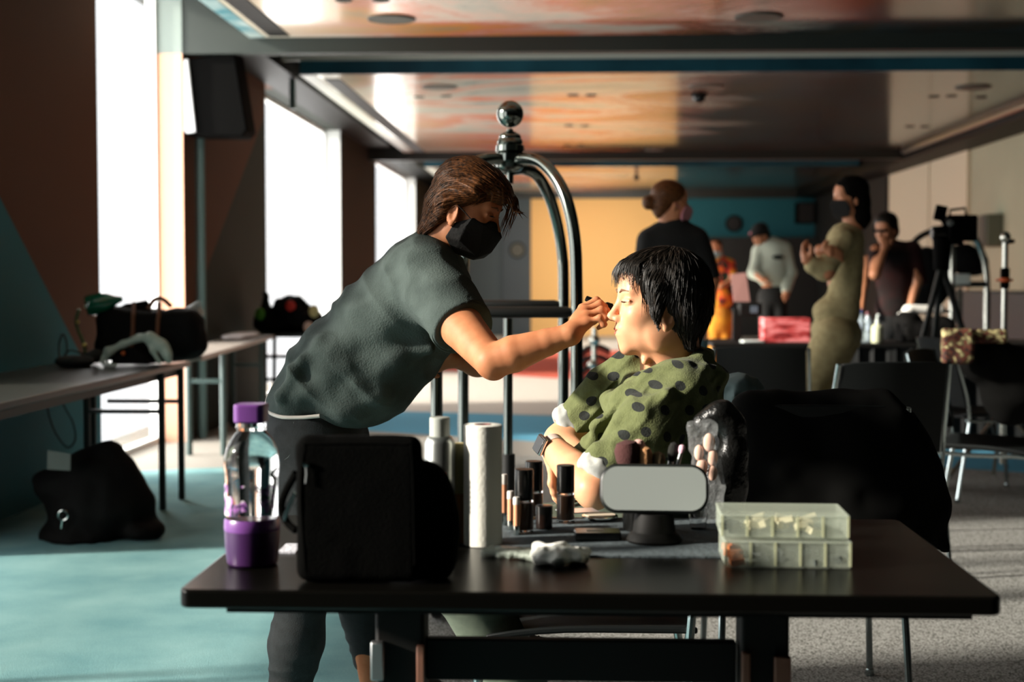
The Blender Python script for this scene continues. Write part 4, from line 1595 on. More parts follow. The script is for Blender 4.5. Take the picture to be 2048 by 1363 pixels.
MB().tube([p, P(613, 948, Yc - .006), P(611, 966, Yc - .006)], [.0016, .0014, .0012], 8).build('zip_pull', m_steel, cs)
st = MB().tube(bez([P(592, 945, Yc + .02), P(570, 985, Yc + .03), P(563, 1015, Yc + .03), P(575, 1045, Yc + .03), P(592, 1060, Yc + .02)], 5), .006, 10)
st.build('side_strap', m_case, cs)
MB().tube(bez([P(590, 985, Yc + .018), P(577, 1012, Yc + .018), P(568, 1040, Yc + .02)], 4), .0035, 8).build('buckle', m_chrome, cs)
# white label paper behind it
a = T_(572, 1107)
MB().box((a.x, a.y + .04, TZ + .0015), (.030, .075, .003)).own('folded_tissue', mat('white_tissue', srgb(214, 214, 222), .9, bump=.4, bscale=120), 'small folded white tissue between the drinks bottle and the black case', 'tissue')

# ---- tall things behind the case
m_can = mat('brushed_aluminium', (.42, .44, .42), .32, metal=.9)
c = T_(880, 1090)
k = c.y / F
e = thing('spray_can', 'tall grey metal spray can with narrow cap next to the black case', 'spray can', c)
r, hh = 31 * k, (1090 - 868) * k
MB().lathe(c, [(r * .96, 0), (r, .003), (r, hh - .012), (r * .82, hh - .002), (r * .7, hh)], 40).build('can', m_can, e)
MB().lathe(c + Vector((0, 0, hh)), [(r * .66, 0), (r * .66, 36 * k), (r * .6, 38 * k)], 32).build('cap', mat('grey_white_plastic', srgb(170, 174, 166), .35), e)
mb = MB()
for i in range(7):
    an_ = math.radians(-62)
    mb.box(c + Vector((math.cos(an_) * r * 1.0, math.sin(an_) * r * 1.0, .075 + i * .0085)), (.004, .0025, .0050), Matrix.Rotation(an_, 3, 'Z'))
mb.build('red_print', mat('red_ink', srgb(206, 60, 44), .5), e)
c = T_(919, 1084)
e = thing('toner_bottle', 'slim cream bottle with amber lower half between spray can and paper roll', 'bottle', c)
r, hh = 16 * k, (1084 - 880) * k
MB().lathe(c, [(r * .9, 0), (r, .003), (r, hh * .5)], 28).build('amber_body', mat('amber_liquid', srgb(206, 146, 70), .3), e)
MB().lathe(c + Vector((0, 0, hh * .5)), [(r, 0), (r, hh * .40), (r * .7, hh * .5)], 28).build('cream_body', mat('cream_plastic', srgb(228, 214, 158), .4), e)
c = T_(966, 1088)
k = c.y / F
e = thing('paper_towel_roll', 'white paper towel roll standing upright on the make-up table', 'paper roll', c)
r, hh = 39 * k, (1085 - 842) * k
MB().lathe(c, [(r * .45, .0), (r, .001), (r, hh - .001), (r - .002, hh), (r * .46, hh), (r * .45, hh - .03), (r * .44, .01)], 48).build('paper', mat('white_paper', srgb(236, 234, 222), .9, bump=.15, bscale=200), e)
MB().lathe(c, [(r * .44, .001), (r * .44, hh + .0005), (r * .36, hh + .0005), (r * .36, .001)], 32).build('core', mat('maroon_core', srgb(112, 40, 36), .8), e)

# ---- foundation bottles
m_glass2 = mat('thick_clear_glass', (1, 1, 1), .02, trans=1.0, ior=1.4)


def foundation(px, py, r_px, h_px, cap_px, col, lab):
    c = T_(px, py); k = c.y / F; r = r_px * k
    c.z = TZ + .0035
    e = thing('foundation_bottle', lab, 'bottle', c, 'foundation bottles on the make-up table')
    hb, hc = (h_px - cap_px) * k, cap_px * k
    MB().lathe(c, [(r * .85, 0), (r, .002), (r, hb - .001), (r * .5, hb)], 32).build('glass', m_glass2, e)
    MB().lathe(c + Vector((0, 0, .006)), [(r * .70, 0), (r * .74, .001), (r * .74, hb - .012)], 28).build('liquid', mat('foundation_%s' % ('dark' if col[0] < .4 else 'light'), col, .35), e)
    MB().lathe(c + Vector((0, 0, hb + .0005)), [(r * .96, 0), (r * .99, .001), (r * .99, hc - .001), (r * .93, hc)], 32).build('cap', m_blk, e)


foundation(1048, 1068, 19, 128, 60, srgb(186, 132, 92), 'foundation bottle nearest to the paper roll, with black cap and brown liquid')
foundation(1131, 1048, 18, 116, 54, srgb(190, 138, 98), 'foundation bottle standing by itself right of the others, below the seated arm')
foundation(1068, 1040, 18, 116, 58, srgb(150, 100, 66), 'foundation bottle half hidden behind the one nearest the paper roll')


def gloss(px, py, r_px, h_px, col, lab):
    c = T_(px, py); k = c.y / F; r = r_px * k
    c.z = TZ + .0035
    e = thing('concealer_tube', lab, 'cosmetic tube', c, 'slim concealer tubes')
    h = h_px * k
    MB().lathe(c, [(r * .9, 0), (r, .001), (r, h * .24)], 20).build('base', m_chrome, e)
    MB().lathe(c + Vector((0, 0, h * .24)), [(r * .86, 0), (r * .88, .001), (r * .88, h * .56)], 20).build('tube', mat('peach_tube', srgb(226, 160, 122), .35), e)
    MB().lathe(c + Vector((0, 0, h * .80)), [(r, 0), (r, h * .17), (r * .8, h * .2)], 20).build('cap', mat('pale_cap', srgb(220, 214, 206), .3), e)


gloss(1008, 1052, 7, 102, 0, 'slim peach tube touching the paper roll, tallest of three')
gloss(1021, 1062, 7, 78, 0, 'slim peach tube in the middle of three beside the paper roll')
gloss(1033, 1072, 7, 76, 0, 'slim peach tube closest to the front foundation bottle')
c = T_(1088, 1060); c.z = TZ + .0035; k = c.y / F
e = thing('cream_jar', 'small black cosmetic jar between the foundation bottles', 'jar', c)
MB().lathe(c, [(15 * k, 0), (17 * k, .002), (17 * k, 30 * k)], 28).build('jar', mat('brown_black_glass', srgb(26, 16, 12), .2), e)
MB().lathe(c + Vector((0, 0, 30 * k)), [(17.5 * k, 0), (17.5 * k, 16 * k), (15 * k, 17 * k)], 28).build('lid', m_blk, e)
# open compact + black palette
c = T_(1200, 1040); c.z = TZ + .0035
e = thing('open_compact', 'open silver-rimmed round compact beyond the black palette', 'compact', c)
MB().lathe(c, [(.028, 0), (.034, .003), (.034, .006), (.030, .007)], 36).build('rim', m_chrome, e)
MB().lathe(c + Vector((0, 0, .0071)), [(.029, 0), (.029, .001), (.001, .0012)], 36).build('powder', mat('powder', srgb(206, 190, 166), .8), e)
c = T_(1195, 1080); c.z = TZ + .0035
e = thing('eyeshadow_palette', 'closed black palette lying in front of the open compact', 'palette', c)
MB().prism(rrect(.080, .050, .006), c, (1, .06, 0), (-.06, 1, 0), .014).build('case', m_blk, e, bevel=.002)
MB().prism(rrect(.030, .006, .001), c + Vector((-.004, .0, .0142)), (1, .06, 0), (-.06, 1, 0), .0006).build('print', mat('silver_print', srgb(180, 180, 170), .4), e)
a = T_(1155, 1026)
MB().box((a.x, a.y, TZ + .005), (.075, .05, .002), Euler((0, 0, .3)).to_matrix()).own('foil_sheet', mat('silver_foil', (.6, .62, .66), .35, metal=.8), 'crumpled silver sheet beside the lone foundation bottle', 'foil')

# ---- table mirror on a dark foot
c = T_(1308, 1086); c.z = TZ + .0035
Ym = c.y
k = Ym / F
e = thing('table_mirror', 'rounded rectangular table mirror with dark rim on a short dark foot', 'mirror', c)
ctr = P(1308, 977, Ym - .01)
R = Euler((math.radians(-12), 0, math.radians(-2))).to_matrix()
ux, uy = R @ Vector((1, 0, 0)), R @ Vector((0, 0, 1))
nrm = ux.cross(uy)
W_, H_ = 216 * k, 98 * k
MB().prism(rrect(W_, H_, .030, 10), ctr - nrm * .012, ux, uy, .020).build('rim', mat('dark_rim', srgb(26, 30, 28), .4), e, bevel=.005)
MB().prism(rrect(W_ - .010, H_ - .010, .026, 10), ctr + nrm * .0082, ux, uy, .0015).build('mirror_face', mat('clouded_mirror', (.60, .66, .63), .32, metal=.55), e)
MB().lathe(c, [(.042, 0), (.044, .004), (.040, .012), (.034, .018), (.030, .05)], 32, sx=1.1).build('foot', m_tabu, e)
# ---- brush cup with brushes behind the mirror
cc = T_(1290, 1062); cc.z = TZ + .0035
k = cc.y / F
e = thing('brush_cup', 'black cup holding make-up brushes behind the table mirror', 'cup', cc)
MB().lathe(cc, [(.038, 0), (.040, .002), (.043, .075), (.040, .075), (.038, .004)], 32).build('cup', m_blk, e)


def brush(px, py, dx, r, L, col, lab, nm, Yo=0.0):
    Yb = cc.y + Yo
    top = P(px, py, Yb)
    foot = Vector((cc.x + dx, cc.y + Yo * .4, TZ + .010))
    d = (top - foot).normalized()
    b0 = top - d * L
    e = thing('makeup_brush', lab, 'brush', foot, 'make-up brushes in the cup')
    MB().tube([foot, foot + (b0 - foot) * .8], [.0025, .004], 10).build('handle', m_blk, e)
    MB().tube([foot + (b0 - foot) * .78, b0], [.0045, r * .55], 14).build('ferrule', m_steel, e)
    MB().tube([b0, b0 + d * L * .35, b0 + d * L * .7, b0 + d * L * .92, top], [r * .6, r * .95, r, r * .75, r * .2], 16).build('bristles', mat(nm, col, .95, bump=.3, bscale=300), e)


brush(1252, 880, -.012, .024, .055, srgb(72, 40, 38), 'big fluffy plum-brown brush, leftmost in the cup', 'plum_bristles', -.012)
brush(1276, 878, .002, .012, .030, srgb(226, 178, 168), 'small pink-tipped brush behind the plum one', 'pink_bristles', .018)
brush(1289, 892, .006, .0135, .050, srgb(206, 152, 104), 'tan rounded brush in the middle of the cup', 'tan_bristles', -.016)
brush(1318, 903, .014, .0130, .040, srgb(110, 92, 64), 'olive-brown brush right of the tan one', 'olive_bristles', -.010)
brush(1350, 884, .022, .0095, .035, srgb(24, 24, 20), 'dark thin brush leaning right in the cup', 'dark_bristles2', .004)
brush(1366, 889, .028, .0060, .016, srgb(236, 190, 206), 'small pale pink sponge-tipped applicator, rightmost in the cup', 'palepink_tip', -.006)
# ---- clear zip bag with sponges, behind
c = T_(1415, 1050)
c.z = TZ
Yz = c.y
e = thing('plastic_zip_bag', 'clear crinkled plastic bag with pale sponges standing between mirror and black jacket', 'bag', c)
m_film = mat('clear_film', (.8, .84, .84), .12, alpha=.10, spec=.8, bump=.9, bscale=50)
m_spg = mat('pale_sponge', srgb(232, 190, 168), .9)
S = SDF()
S.box(P(1410, 905, Yz), (.026, .012, .060), axes((1, 0, .12)), .01, False, .012)
S.box((c.x, Yz, TZ + .040), (.026, .016, .040), None, .03, False, .02)
S.build('film', m_film, .004, e, disp=lambda X: -.004 * (1 - np.abs(vnoise(X, 38, 3)) * 2) - .003 * vnoise(X, 70, 4))
mb = MB()
for (px, py, r) in ((1398, 905, .010), (1418, 885, .012), (1425, 915, .011), (1404, 935, .012), (1425, 945, .010)):
    MB().ball(P(px, py, Yz), (r * .9, .008, r * 1.5), 14, 10).build('sponge', m_spg, e)
# ---- small glass
c = T_(1396, 1060); k = c.y / F
MB().lathe((c.x, c.y, TZ), [(.010, 0), (.014, .001), (.017, .03), (.013, .045), (.0125, .045), (.016, .03), (.013, .003)], 28).own('small_glass', m_glass2, 'tiny clear rounded glass right of the mirror foot', 'glass')
a = T_(1382, 1072)
MB().box((a.x, a.y, TZ + .002), (.026, .05, .002)).own('paper_slip', mat('white_slip', srgb(206, 208, 214), .8), 'small white paper slip right of the mirror foot', 'paper')
# ---- tissue pack with clear wrapper
m_wip = mat('white_wipe', srgb(240, 240, 232), .8)
c = T_(1120, 1128)
S = SDF()
S.ell((c.x, c.y + .01, TZ + .010), (.045, .040, .013), None, .01)
for i, (dx, dy, a_) in enumerate(((-.02, .0, .3), (.015, -.005, -.4), (.0, .02, 1.2), (.025, .018, .1), (-.025, .022, -.8))):
    S.box((c.x + dx, c.y + .01 + dy, TZ + .014), (.022, .006, .009), np.array(Euler((.3, .2, a_)).to_matrix()), .012, False, .004)
S.box((c.x, c.y, TZ - .05), (.3, .3, .0505), None, .003, True)
S.build('wet_wipe', m_wip, .0022, None, loc=(c.x, c.y + .01, TZ), disp=lambda X: -.0035 * (1 - np.abs(vnoise(X, 55, 3)) * 2))
o = bpy.data.objects['wet_wipe']
tag(o, 'crumpled white wipe on the bare front of the dark table', 'wipe')
c = T_(1015, 1118)
S = SDF()
S.box((c.x + .01, c.y + .02, TZ + .006), (.050, .022, .006), np.array(Euler((0, 0, -.35)).to_matrix()), .004, False, .005)
w_ = S.build('wrapper', mat('milky_wrapper', srgb(190, 200, 186), .2, alpha=.55, bump=.8, bscale=60), .003, None, loc=(c.x, c.y, TZ), disp=lambda X: -.003 * (1 - np.abs(vnoise(X, 60, 5)) * 2))
tag(w_, 'clear crinkled wrapper lying left of the crumpled wipe', 'wrapper')

# ---- two compartment boxes, stacked
m_org = mat('milky_plastic', srgb(214, 224, 206), .25, alpha=.22, spec=.7)
m_rib = mat('plastic_rib', srgb(206, 208, 170), .3, alpha=.5)


def organiser(c, rz, w, d, h, lab, fills):
    e = thing('organiser_box', lab, 'box', c, 'stacked compartment boxes')
    e.rotation_euler.z = 0
    R = Matrix.Rotation(rz, 3, 'Z')
    tr = lambda x, y, z: c + R @ Vector((x, y, z))
    sh = MB()
    tw = .0022
    sh.box(tr(0, 0, tw / 2 + .0003), (w, d, tw), R)
    body = sh.build('floor_plate', m_org, e)
    for (x, y, sx, sy) in ((0, -d / 2, w, tw), (0, d / 2, w, tw), (-w / 2, 0, tw, d), (w / 2, 0, tw, d)):
        MB().box(tr(x, y, h * .45 + .003), (sx, sy, h * .9), R).build('wall', m_org, e)
    for i in range(6):
        x = -w / 2 + w * i / 5
        MB().box(tr(x, -d / 2 - .001, h * .45 + .003), (.0035, .003, h * .88), R).build('rib', m_rib, e)
    MB().box(tr(0, 0, h * .45), (w, .0015, h * .85), R).build('divider', m_org, e)
    ld = MB().prism(rrect(w + .006, d + .006, .006), tr(0, 0, h * .92), R @ Vector((1, 0, 0)), R @ Vector((0, 1, 0)), h * .08).build('lid', m_org, e, bevel=.0015)
    for i, col in enumerate(fills):
        if col is None: continue
        x = -w / 2 + w * (i + .5) / 5
        rng = random.Random(i * 7 + int(w * 1000) + int(c.z * 1000))
        mb = MB()
        for _ in range(7):
            mb.box(tr(x + rng.uniform(-.012, .012), rng.uniform(-d * .42, d * .3), .008 + rng.uniform(0, h * .35)), (.018, .022, .010), R @ Euler((rng.uniform(-.4, .4), rng.uniform(-.4, .4), rng.uniform(0, 3))).to_matrix())
        mb.build('contents', col, e).select_set(False)
    return e


f1 = mat('orange_bits', srgb(214, 122, 62), .6)
f2 = mat('dark_bits', srgb(40, 48, 46), .6)
f3 = mat('cream_bits', srgb(206, 198, 160), .7)
c = T_(1576, 1135); c.y += .055; c.z = TZ
kk = c.y / F
organiser(c, -.015, 246 * (c.y - .05) / F, .115, .043, 'clear compartment box at the bottom of the stack of two, orange bits in one cell', [f1, f2, f2, f2, f2])
c2_ = Vector((c.x - .002, c.y + .015, TZ + .0445))
organiser(c2_, -.03, 250 * (c.y - .05) / F, .120, .038, 'clear compartment box on top of the stack of two, filled with cream bits', [f2, f3, f3, f3, None])

# ================================================================== luggage cart behind the two people
m_brass = mat('dark_polished_metal', (.20, .22, .20), .12, metal=1)
m_rubber = mat('black_rubber', srgb(12, 12, 11), .7)
m_deck = mat('deck_carpet', srgb(30, 22, 18), .9)


def cart(name, label, hubpx, ytop, near, far, Yn, Yf, zdeck, tr, rail_y, mirror=True, ball_r=.045, mat_=None):
    """near / far: list of pixel points of the right half hoop from the hub down to the deck"""
    m = mat_ or m_brass
    hub = P(hubpx[0], hubpx[1], (Yn + Yf) / 2)
    e = thing(name, label, 'luggage cart', (hub.x, hub.y, 0))
    posts = []
    for pts, Y in ((near, Yn), (far, Yf)):
        R = [P(x, y, Y) for x, y in pts]
        xp = pts[-1][0]
        R = [P(x, y, hub.y + (Y - hub.y) * min(1, abs(x - hubpx[0]) / abs(xp - hubpx[0]))) for x, y in pts]
        R.append(Vector((R[-1].x, Y, zdeck)))
        Lp = [Vector((2 * hub.x - v.x, v.y, v.z)) for v in R]
        for Q in (R, Lp):
            MB().tube(bez(Q, 8), tr, 16).build('hoop', m, e)
            posts.append(Q[-1])
    return e, hub, posts


near = [(1022, 322), (1050, 317), (1082, 325), (1112, 356), (1135, 405), (1149, 475), (1153, 560), (1153, 700)]
far = [(1022, 340), (1048, 338), (1075, 352), (1098, 392), (1114, 445), (1124, 505), (1127, 560), (1127, 700)]
Yn, Yf = 4.95, 5.55
e, hub, posts = cart('luggage_cart', 'polished birdcage luggage cart with ball finial standing behind the two people', (1020, 322), 0, near, far, Yn, Yf, .30, .0215, 0)
k = hub.y / F
hx, hy = hub.x, hub.y
zb = P(0, 233, hy).z
MB().ball((hx, hy, zb), 27 * k, 32, 20).build('finial_ball', m_brass, e)
zc = lambda py: P(0, py, hy).z
MB().lathe((hx, hy, 0), [(6 * k, zc(262)), (7 * k, zc(266)), (19 * k, zc(272)), (22 * k, zc(277)), (22 * k, zc(281)), (24 * k, zc(283)), (26 * k, zc(290)), (24 * k, zc(292)),
                         (28 * k, zc(295)), (29 * k, zc(306)), (25 * k, zc(308)), (32 * k, zc(312)), (33 * k, zc(326)), (26 * k, zc(330)), (28 * k, zc(338)), (20 * k, zc(345)), (8 * k, zc(349))][::-1], 36).build('hub', m_brass, e)
MB().lathe((hx, hy, 0), [(7 * k, zc(370)), (7 * k, zc(345))], 16).build('hub_pin', m_brass, e)
m_bar = mat('black_padded_bar', srgb(16, 16, 14), .45)
for Y, py, x1, r in ((Yn, 624, 1150, 11.5), (Yf, 608, 1124, 8.5)):
    a = P(x1, py, Y)
    r_ = r * Y / F
    MB().tube([a, a - Vector((.03, 0, 0)), Vector((2 * hx - a.x + .03, Y, a.z)), Vector((2 * hx - a.x, Y, a.z))], [r_ * .5, r_, r_, r_ * .5], 16).build('hanging_rail', m_bar, e)
a = P(1016, 636, Yn)
MB().cyl((a.x, Yn, a.z), (a.x, Yn, P(0, 905, Yn).z), 9.5 * Yn / F, seg=16).build('centre_rod', m_brass, e)
MB().cyl((a.x, Yn, P(0, 902, Yn).z), (a.x, Yn, .31), 14 * Yn / F, seg=20).build('rod_socket', m_rubber, e)
dk = MB().prism(rrect((posts[0].x - posts[1].x) + .12, Yf - Yn + .16, .05), ((posts[0].x + posts[1].x) / 2, (Yn + Yf) / 2, .22), (1, 0, 0), (0, 1, 0), .08)
dk.build('deck', m_deck, e, bevel=.01)
for p in posts:
    MB().lathe((p.x, p.y, .30), [(.035, 0), (.038, .01), (.03, .03), (.022, .04)], 20).build('post_collar', m_brass, e)
    w_ = MB().lathe((p.x - .02, p.y, .09), [(.05, 0), (.088, .006), (.088, .034), (.05, .04)], 28, axis=(1, 0, 0)).build('wheel', m_rubber, e)
    MB().bar((p.x, p.y - .02, .10), (p.x, p.y - .02, .22), .05, .03).build('caster_fork', m_brass, w_)

# ================================================================== left side: tables along the windows
m_top = mat('grey_table_top', srgb(44, 45, 40), .35, spec=.5)
m_edge = mat('dark_table_legs', srgb(24, 30, 28), .45, metal=.3)


def tube_leg(e, pts, r=.014, m=None, nm='leg'):
    MB().tube(pts, r, 10).build(nm, m or m_edge, e)


x0, x1, y0, y1, zt = -2.74, -2.08, 3.6, 7.70, .74
e = thing('folding_table', 'long grey folding table along the near left wall carrying the black holdall', 'table', (-2.4, 6.3, 0))
MB().prism(rrect(x1 - x0, y1 - y0, .02), ((x0 + x1) / 2, (y0 + y1) / 2, zt - .03), (1, 0, 0), (0, 1, 0), .03).build('table_top', m_top, e, bevel=.004)
MB().bb(x1 - .05, x1 - .03, y0 + .1, y1 - .05, zt - .07, zt - .03).bb(x0 + .03, x0 + .05, y0 + .1, y1 - .05, zt - .07, zt - .03).build('apron', m_edge, e)
for yy in (7.20, 7.56):
    for xx in (-2.10, -2.58 + (7.56 - yy) * .25):
        tube_leg(e, [(xx, yy, zt - .03), (xx, yy, 0)], .018)
    MB().bar((-2.10, yy, .53 - (7.56 - yy) * .06), (-2.50, yy, .53 - (7.56 - yy) * .06), .022, .022).build('cross_bar', m_edge, e)
for xx in (-2.10, -2.55): tube_leg(e, [(xx, 3.9, zt - .03), (xx, 3.9, 0)], .018)
# second, lower and farther
A, B = PZ(404, 712, .72), PZ(549, 669, .72)
e = thing('folding_table', 'farther low grey table by the windows with white papers on its end', 'table', ((A.x + B.x) / 2, (A.y + B.y) / 2, 0))
dv = (B - A).normalized(); nv = Vector((-dv.y, dv.x, 0))
wd = .31
MB().prism([(0, 0), ((B - A).length, 0), ((B - A).length, wd), (0, wd)], A - Vector((0, 0, .03)), dv, nv, .03).build('table_top', mat('warm_grey_top', srgb(150, 142, 134), .35), e, bevel=.004)
m_gl = mat('grey_green_legs', srgb(64, 82, 80), .45)
for t_, o_ in ((.30, .04), (.30, .27), (.86, .04), (.86, .27)):
    p = A + dv * (B - A).length * t_ + nv * o_
    tube_leg(e, [(p.x, p.y, .69), (p.x, p.y, 0)], .022, m_gl)
for t_ in (.30, .86):
    p = A + dv * (B - A).length * t_
    MB().bar((p.x + nv.x * .05, p.y + nv.y * .05, .50), (p.x + nv.x * .27, p.y + nv.y * .27, .50), .03, .03).build('cross_bar', m_gl, e)
p = A + dv * (B - A).length * .80 + nv * .18
S = SDF()
S.ell((p.x, p.y, .74), (.12, .42, .024), None, .01)
S.box((p.x, p.y, .61), (.6, .9, .1115), None, .003, True)
o = S.build('paper_pile', mat('white_papers', srgb(236, 232, 234), .7), .012, None, loc=(p.x, p.y, .72), disp=lambda X: -.008 * vnoise(X, 14, 3))
tag(o, 'low pile of white papers on the end of the farther grey table', 'papers')

# holdall on the first table
m_hold = mat('black_holdall', (.0018, .0016, .0013), .8, spec=.15, bump=.3, bscale=60)
Yh = 7.42
tz = .74
S = SDF()
S.box(P(300, 668, Yh), (.27, .12, .125), axes((1, 0, -.02)), .02, False, .06)
S.ell(P(300, 690, Yh), (.30, .15, .095), None, .05)
S.ell(P(245, 640, Yh), (.13, .10, .07), None, .04)
S.ell(P(365, 650, Yh), (.11, .10, .09), None, .04)
S.cap(P(255, 612, Yh), P(290, 606, Yh), .02, .016, .03)
S.box((P(300, 0, Yh).x, Yh, tz - .2), (.6, .6, .2005), None, .004, True)
hb = thing('holdall', 'black holdall with brown straps lying on the near left table', 'bag', (P(300, 700, Yh).x, Yh, tz))
S.build('body', m_hold, .008, hb, disp=lambda X: -.012 * vnoise(X, 9, 3) - .005 * vnoise(X, 22, 5))
m_strap = mat('brown_strap', srgb(92, 56, 32), .7)
for x in (262, 312):
    pts = onto(S, [P(x, y, Yh - .16) for y in (612, 635, 660, 690, 715)], .004)
    MB().tube(bez([P(x + 6, 606, Yh)] + pts, 4), .011, 8).build('strap', m_strap, hb)
MB().tube(bez([P(296, 618, Yh - .04), P(308, 600, Yh - .03), P(325, 598, Yh - .03), P(342, 612, Yh - .04)], 5), .012, 8).build('handle', m_strap, hb)
# grey pouch lying at its right end
S = SDF()
S.box(P(382, 628, Yh + .12), (.055, .08, .035), axes((1, 0, .5)), .01, False, .02)
S.cap(P(365, 640, Yh + .1), P(396, 608, Yh + .08), .03, .018, .02)
o = S.build('grey_pouch', mat('silvery_cloth', srgb(150, 160, 158), .5), .007, None, loc=P(380, 650, Yh + .12))
tag(o, 'silvery grey cloth pouch lying on the right end of the holdall', 'pouch')
# green bottle on the holdall
gb = thing('green_bottle', 'dark green glass bottle lying on the left end of the holdall', 'bottle', P(195, 615, Yh - .05))
a, b = P(172, 612, Yh - .10), P(245, 597, Yh - .04)
d = b - a
MB().lathe(a, [(.02, -.004), (.05, 0), (.056, .02), (.056, .085), (.048, .115), (.026, .15), (.015, .18), (.014, d.length)], 28, axis=d).build('glass', mat('green_glass', srgb(8, 92, 66), .08, spec=.8, coat=.5), gb)
MB().ball(P(172, 612, Yh - .14), (.010, .004, .012), 12, 8).build('label_dot', mat('pale_dot', srgb(190, 214, 180), .4), gb)
# clear plastic bag with open mouth
pb = thing('plastic_bag', 'open translucent plastic bag in front of the holdall', 'bag', P(275, 730, Yh - .24))
Yb = Yh - .27
ring = [P(x, y, Yb) for x, y in ((207, 722), (218, 702), (245, 688), (278, 676), (300, 674), (322, 690), (334, 708), (338, 720))]
S = SDF()
S.chain(ring, [.020, .022, .018, .020, .026, .030, .026, .020], .02)
S.chain([P(292, 680, Yb - .01), P(305, 700, Yb - .02), P(318, 722, Yb - .01)], [.012, .012, .014], .01)
S.cap(P(215, 728, Yb), P(232, 730, Yb), .012, .010, .02)
S.build('film', mat('milky_film', srgb(170, 186, 172), .3, alpha=.8, bump=.5, bscale=40), .006, pb, disp=lambda X: -.006 * vnoise(X, 26, 3))
MB().prism([(0, 0), (.20, 0), (.16, .055), (.09, .085), (.03, .06)], P(220, 728, Yb + .02), (1, 0, 0), (0, 0, 1), -.1).build('dark_inside', m_hold, pb)  # dark slab filling the open mouth of the bag
MB().ball(P(247, 706, Yb), .012, 12, 8).build('orange_tag', mat('orange_tag', srgb(170, 84, 34), .6), pb)
# small brass lamp / flask stand
bl = thing('brass_stand', 'thin bent brass tube on small feet between wall and holdall', 'stand', P(168, 730, 7.2))
m_bra = mat('old_brass', srgb(190, 176, 96), .3, metal=.8)
MB().tube(bez([P(158, 618, 7.2), P(153, 640, 7.2), P(157, 662, 7.2), P(169, 690, 7.2), P(170, 722, 7.2)], 6), .009, 10).build('tube', mat('green_brass', srgb(96, 112, 76), .35, metal=.6), bl)
MB().ball(P(169, 690, 7.18), .013, 14, 10).build('knob', m_bra, bl)
MB().lathe(Vector((P(169, 724, 7.2).x, 7.2, .74)), [(.03, 0), (.03, .01), (.014, .02), (.012, .04), (.02, .045), (.02, .055), (.008, .06)], 20).build('foot', m_bra, bl)
MB().ball(P(155, 644, 7.19), .010, 12, 8).build('clip', m_bra, bl)
# dark cloth heap behind
S = SDF()
S.ell(P(150, 722, 7.1), (.10, .10, .03), None, .02)
S.ell(P(190, 712, 7.25), (.06, .08, .035), None, .03)
S.box((-2.4, 7.1, .54), (.7, .6, .2005), None, .004, True)
o = S.build('cloth_heap', mat('dark_cloth', srgb(24, 28, 26), .9), .008, None, loc=(P(150, 725, 7.1).x, 7.1, .74), disp=lambda X: -.006 * vnoise(X, 22, 3))
tag(o, 'dark crumpled cloth around the foot of the brass stand', 'cloth')
# cable
m_cab = mat('dark_cable', srgb(34, 40, 38), .6)
Yk = 7.3
MB().tube(bez([P(176, 712, Yk), P(140, 700, Yk), P(122, 720, Yk), P(118, 690, Yk + .1), P(126, 668, Yk + .1), P(134, 690, Yk + .1), P(128, 722, Yk + .05), P(96, 790, 7.35), P(104, 850, 7.35), P(132, 893, 7.35), P(150, 880, 7.35), P(146, 845, 7.35), P(124, 800, 7.35), P(126, 752, 7.35)], 8), .0045, 8).own(
    'power_cable', m_cab, 'thin dark cable looping over the near left table and hanging below it', 'cable')
# backpack on the floor
bk = thing('backpack', 'slumped black backpack on the carpet under the near left table', 'backpack', PZ(190, 1085, 0))
Yb = 6.45
S = SDF()
S.ell(P(205, 1015, Yb), (.235, .20, .17), axes((1, 0, .05)), .05)
S.ell(P(200, 965, Yb), (.19, .16, .15), axes((1, 0, .1)), .06)
S.cap(P(150, 935, Yb), P(218, 905, Yb), .05, .055, .05)
S.cap(P(218, 908, Yb), P(272, 1010, Yb), .055, .07, .05)
S.ell(P(120, 965, Yb), (.12, .12, .08), axes((1, 0, .25)), .05)
S.ell(P(285, 1060, Yb - .05), (.09, .12, .05), None, .04)
S.cap(P(74, 958, Yb), P(125, 975, Yb), .02, .07, .03)
S.cap(P(100, 960, Yb), P(140, 1075, Yb), .06, .07, .04)
S.ell(P(160, 1070, Yb - .05), (.18, .18, .08), None, .05)
S.box((P(200, 0, Yb).x, Yb, -.2), (.8, .8, .2005), None, .004, True)
S.build('body', m_hold, .009, bk, disp=lambda X: -.014 * vnoise(X, 7, 3) - .006 * vnoise(X, 18, 5))
MB().prism([(0, 0), (.105, 0), (.105, .075), (.0, .085)], P(95, 938, Yb - .22), (1, 0, -.05), (0, .1, 1), .006).build('flap_tag', mat('grey_tag', srgb(72, 78, 72), .7), bk)
rg = []
for i in range(17):
    an_ = 2 * math.pi * i / 16
    rg.append(P(126, 1030, Yb - .22) + Vector((.022 * math.cos(an_), 0, .022 * math.sin(an_))))
MB().tube(rg, .004, 8).build('ring', m_chrome, bk)
MB().tube([P(124, 1040, Yb - .22), P(122, 1056, Yb - .22)], .005, 8).build('clip', m_chrome, bk)

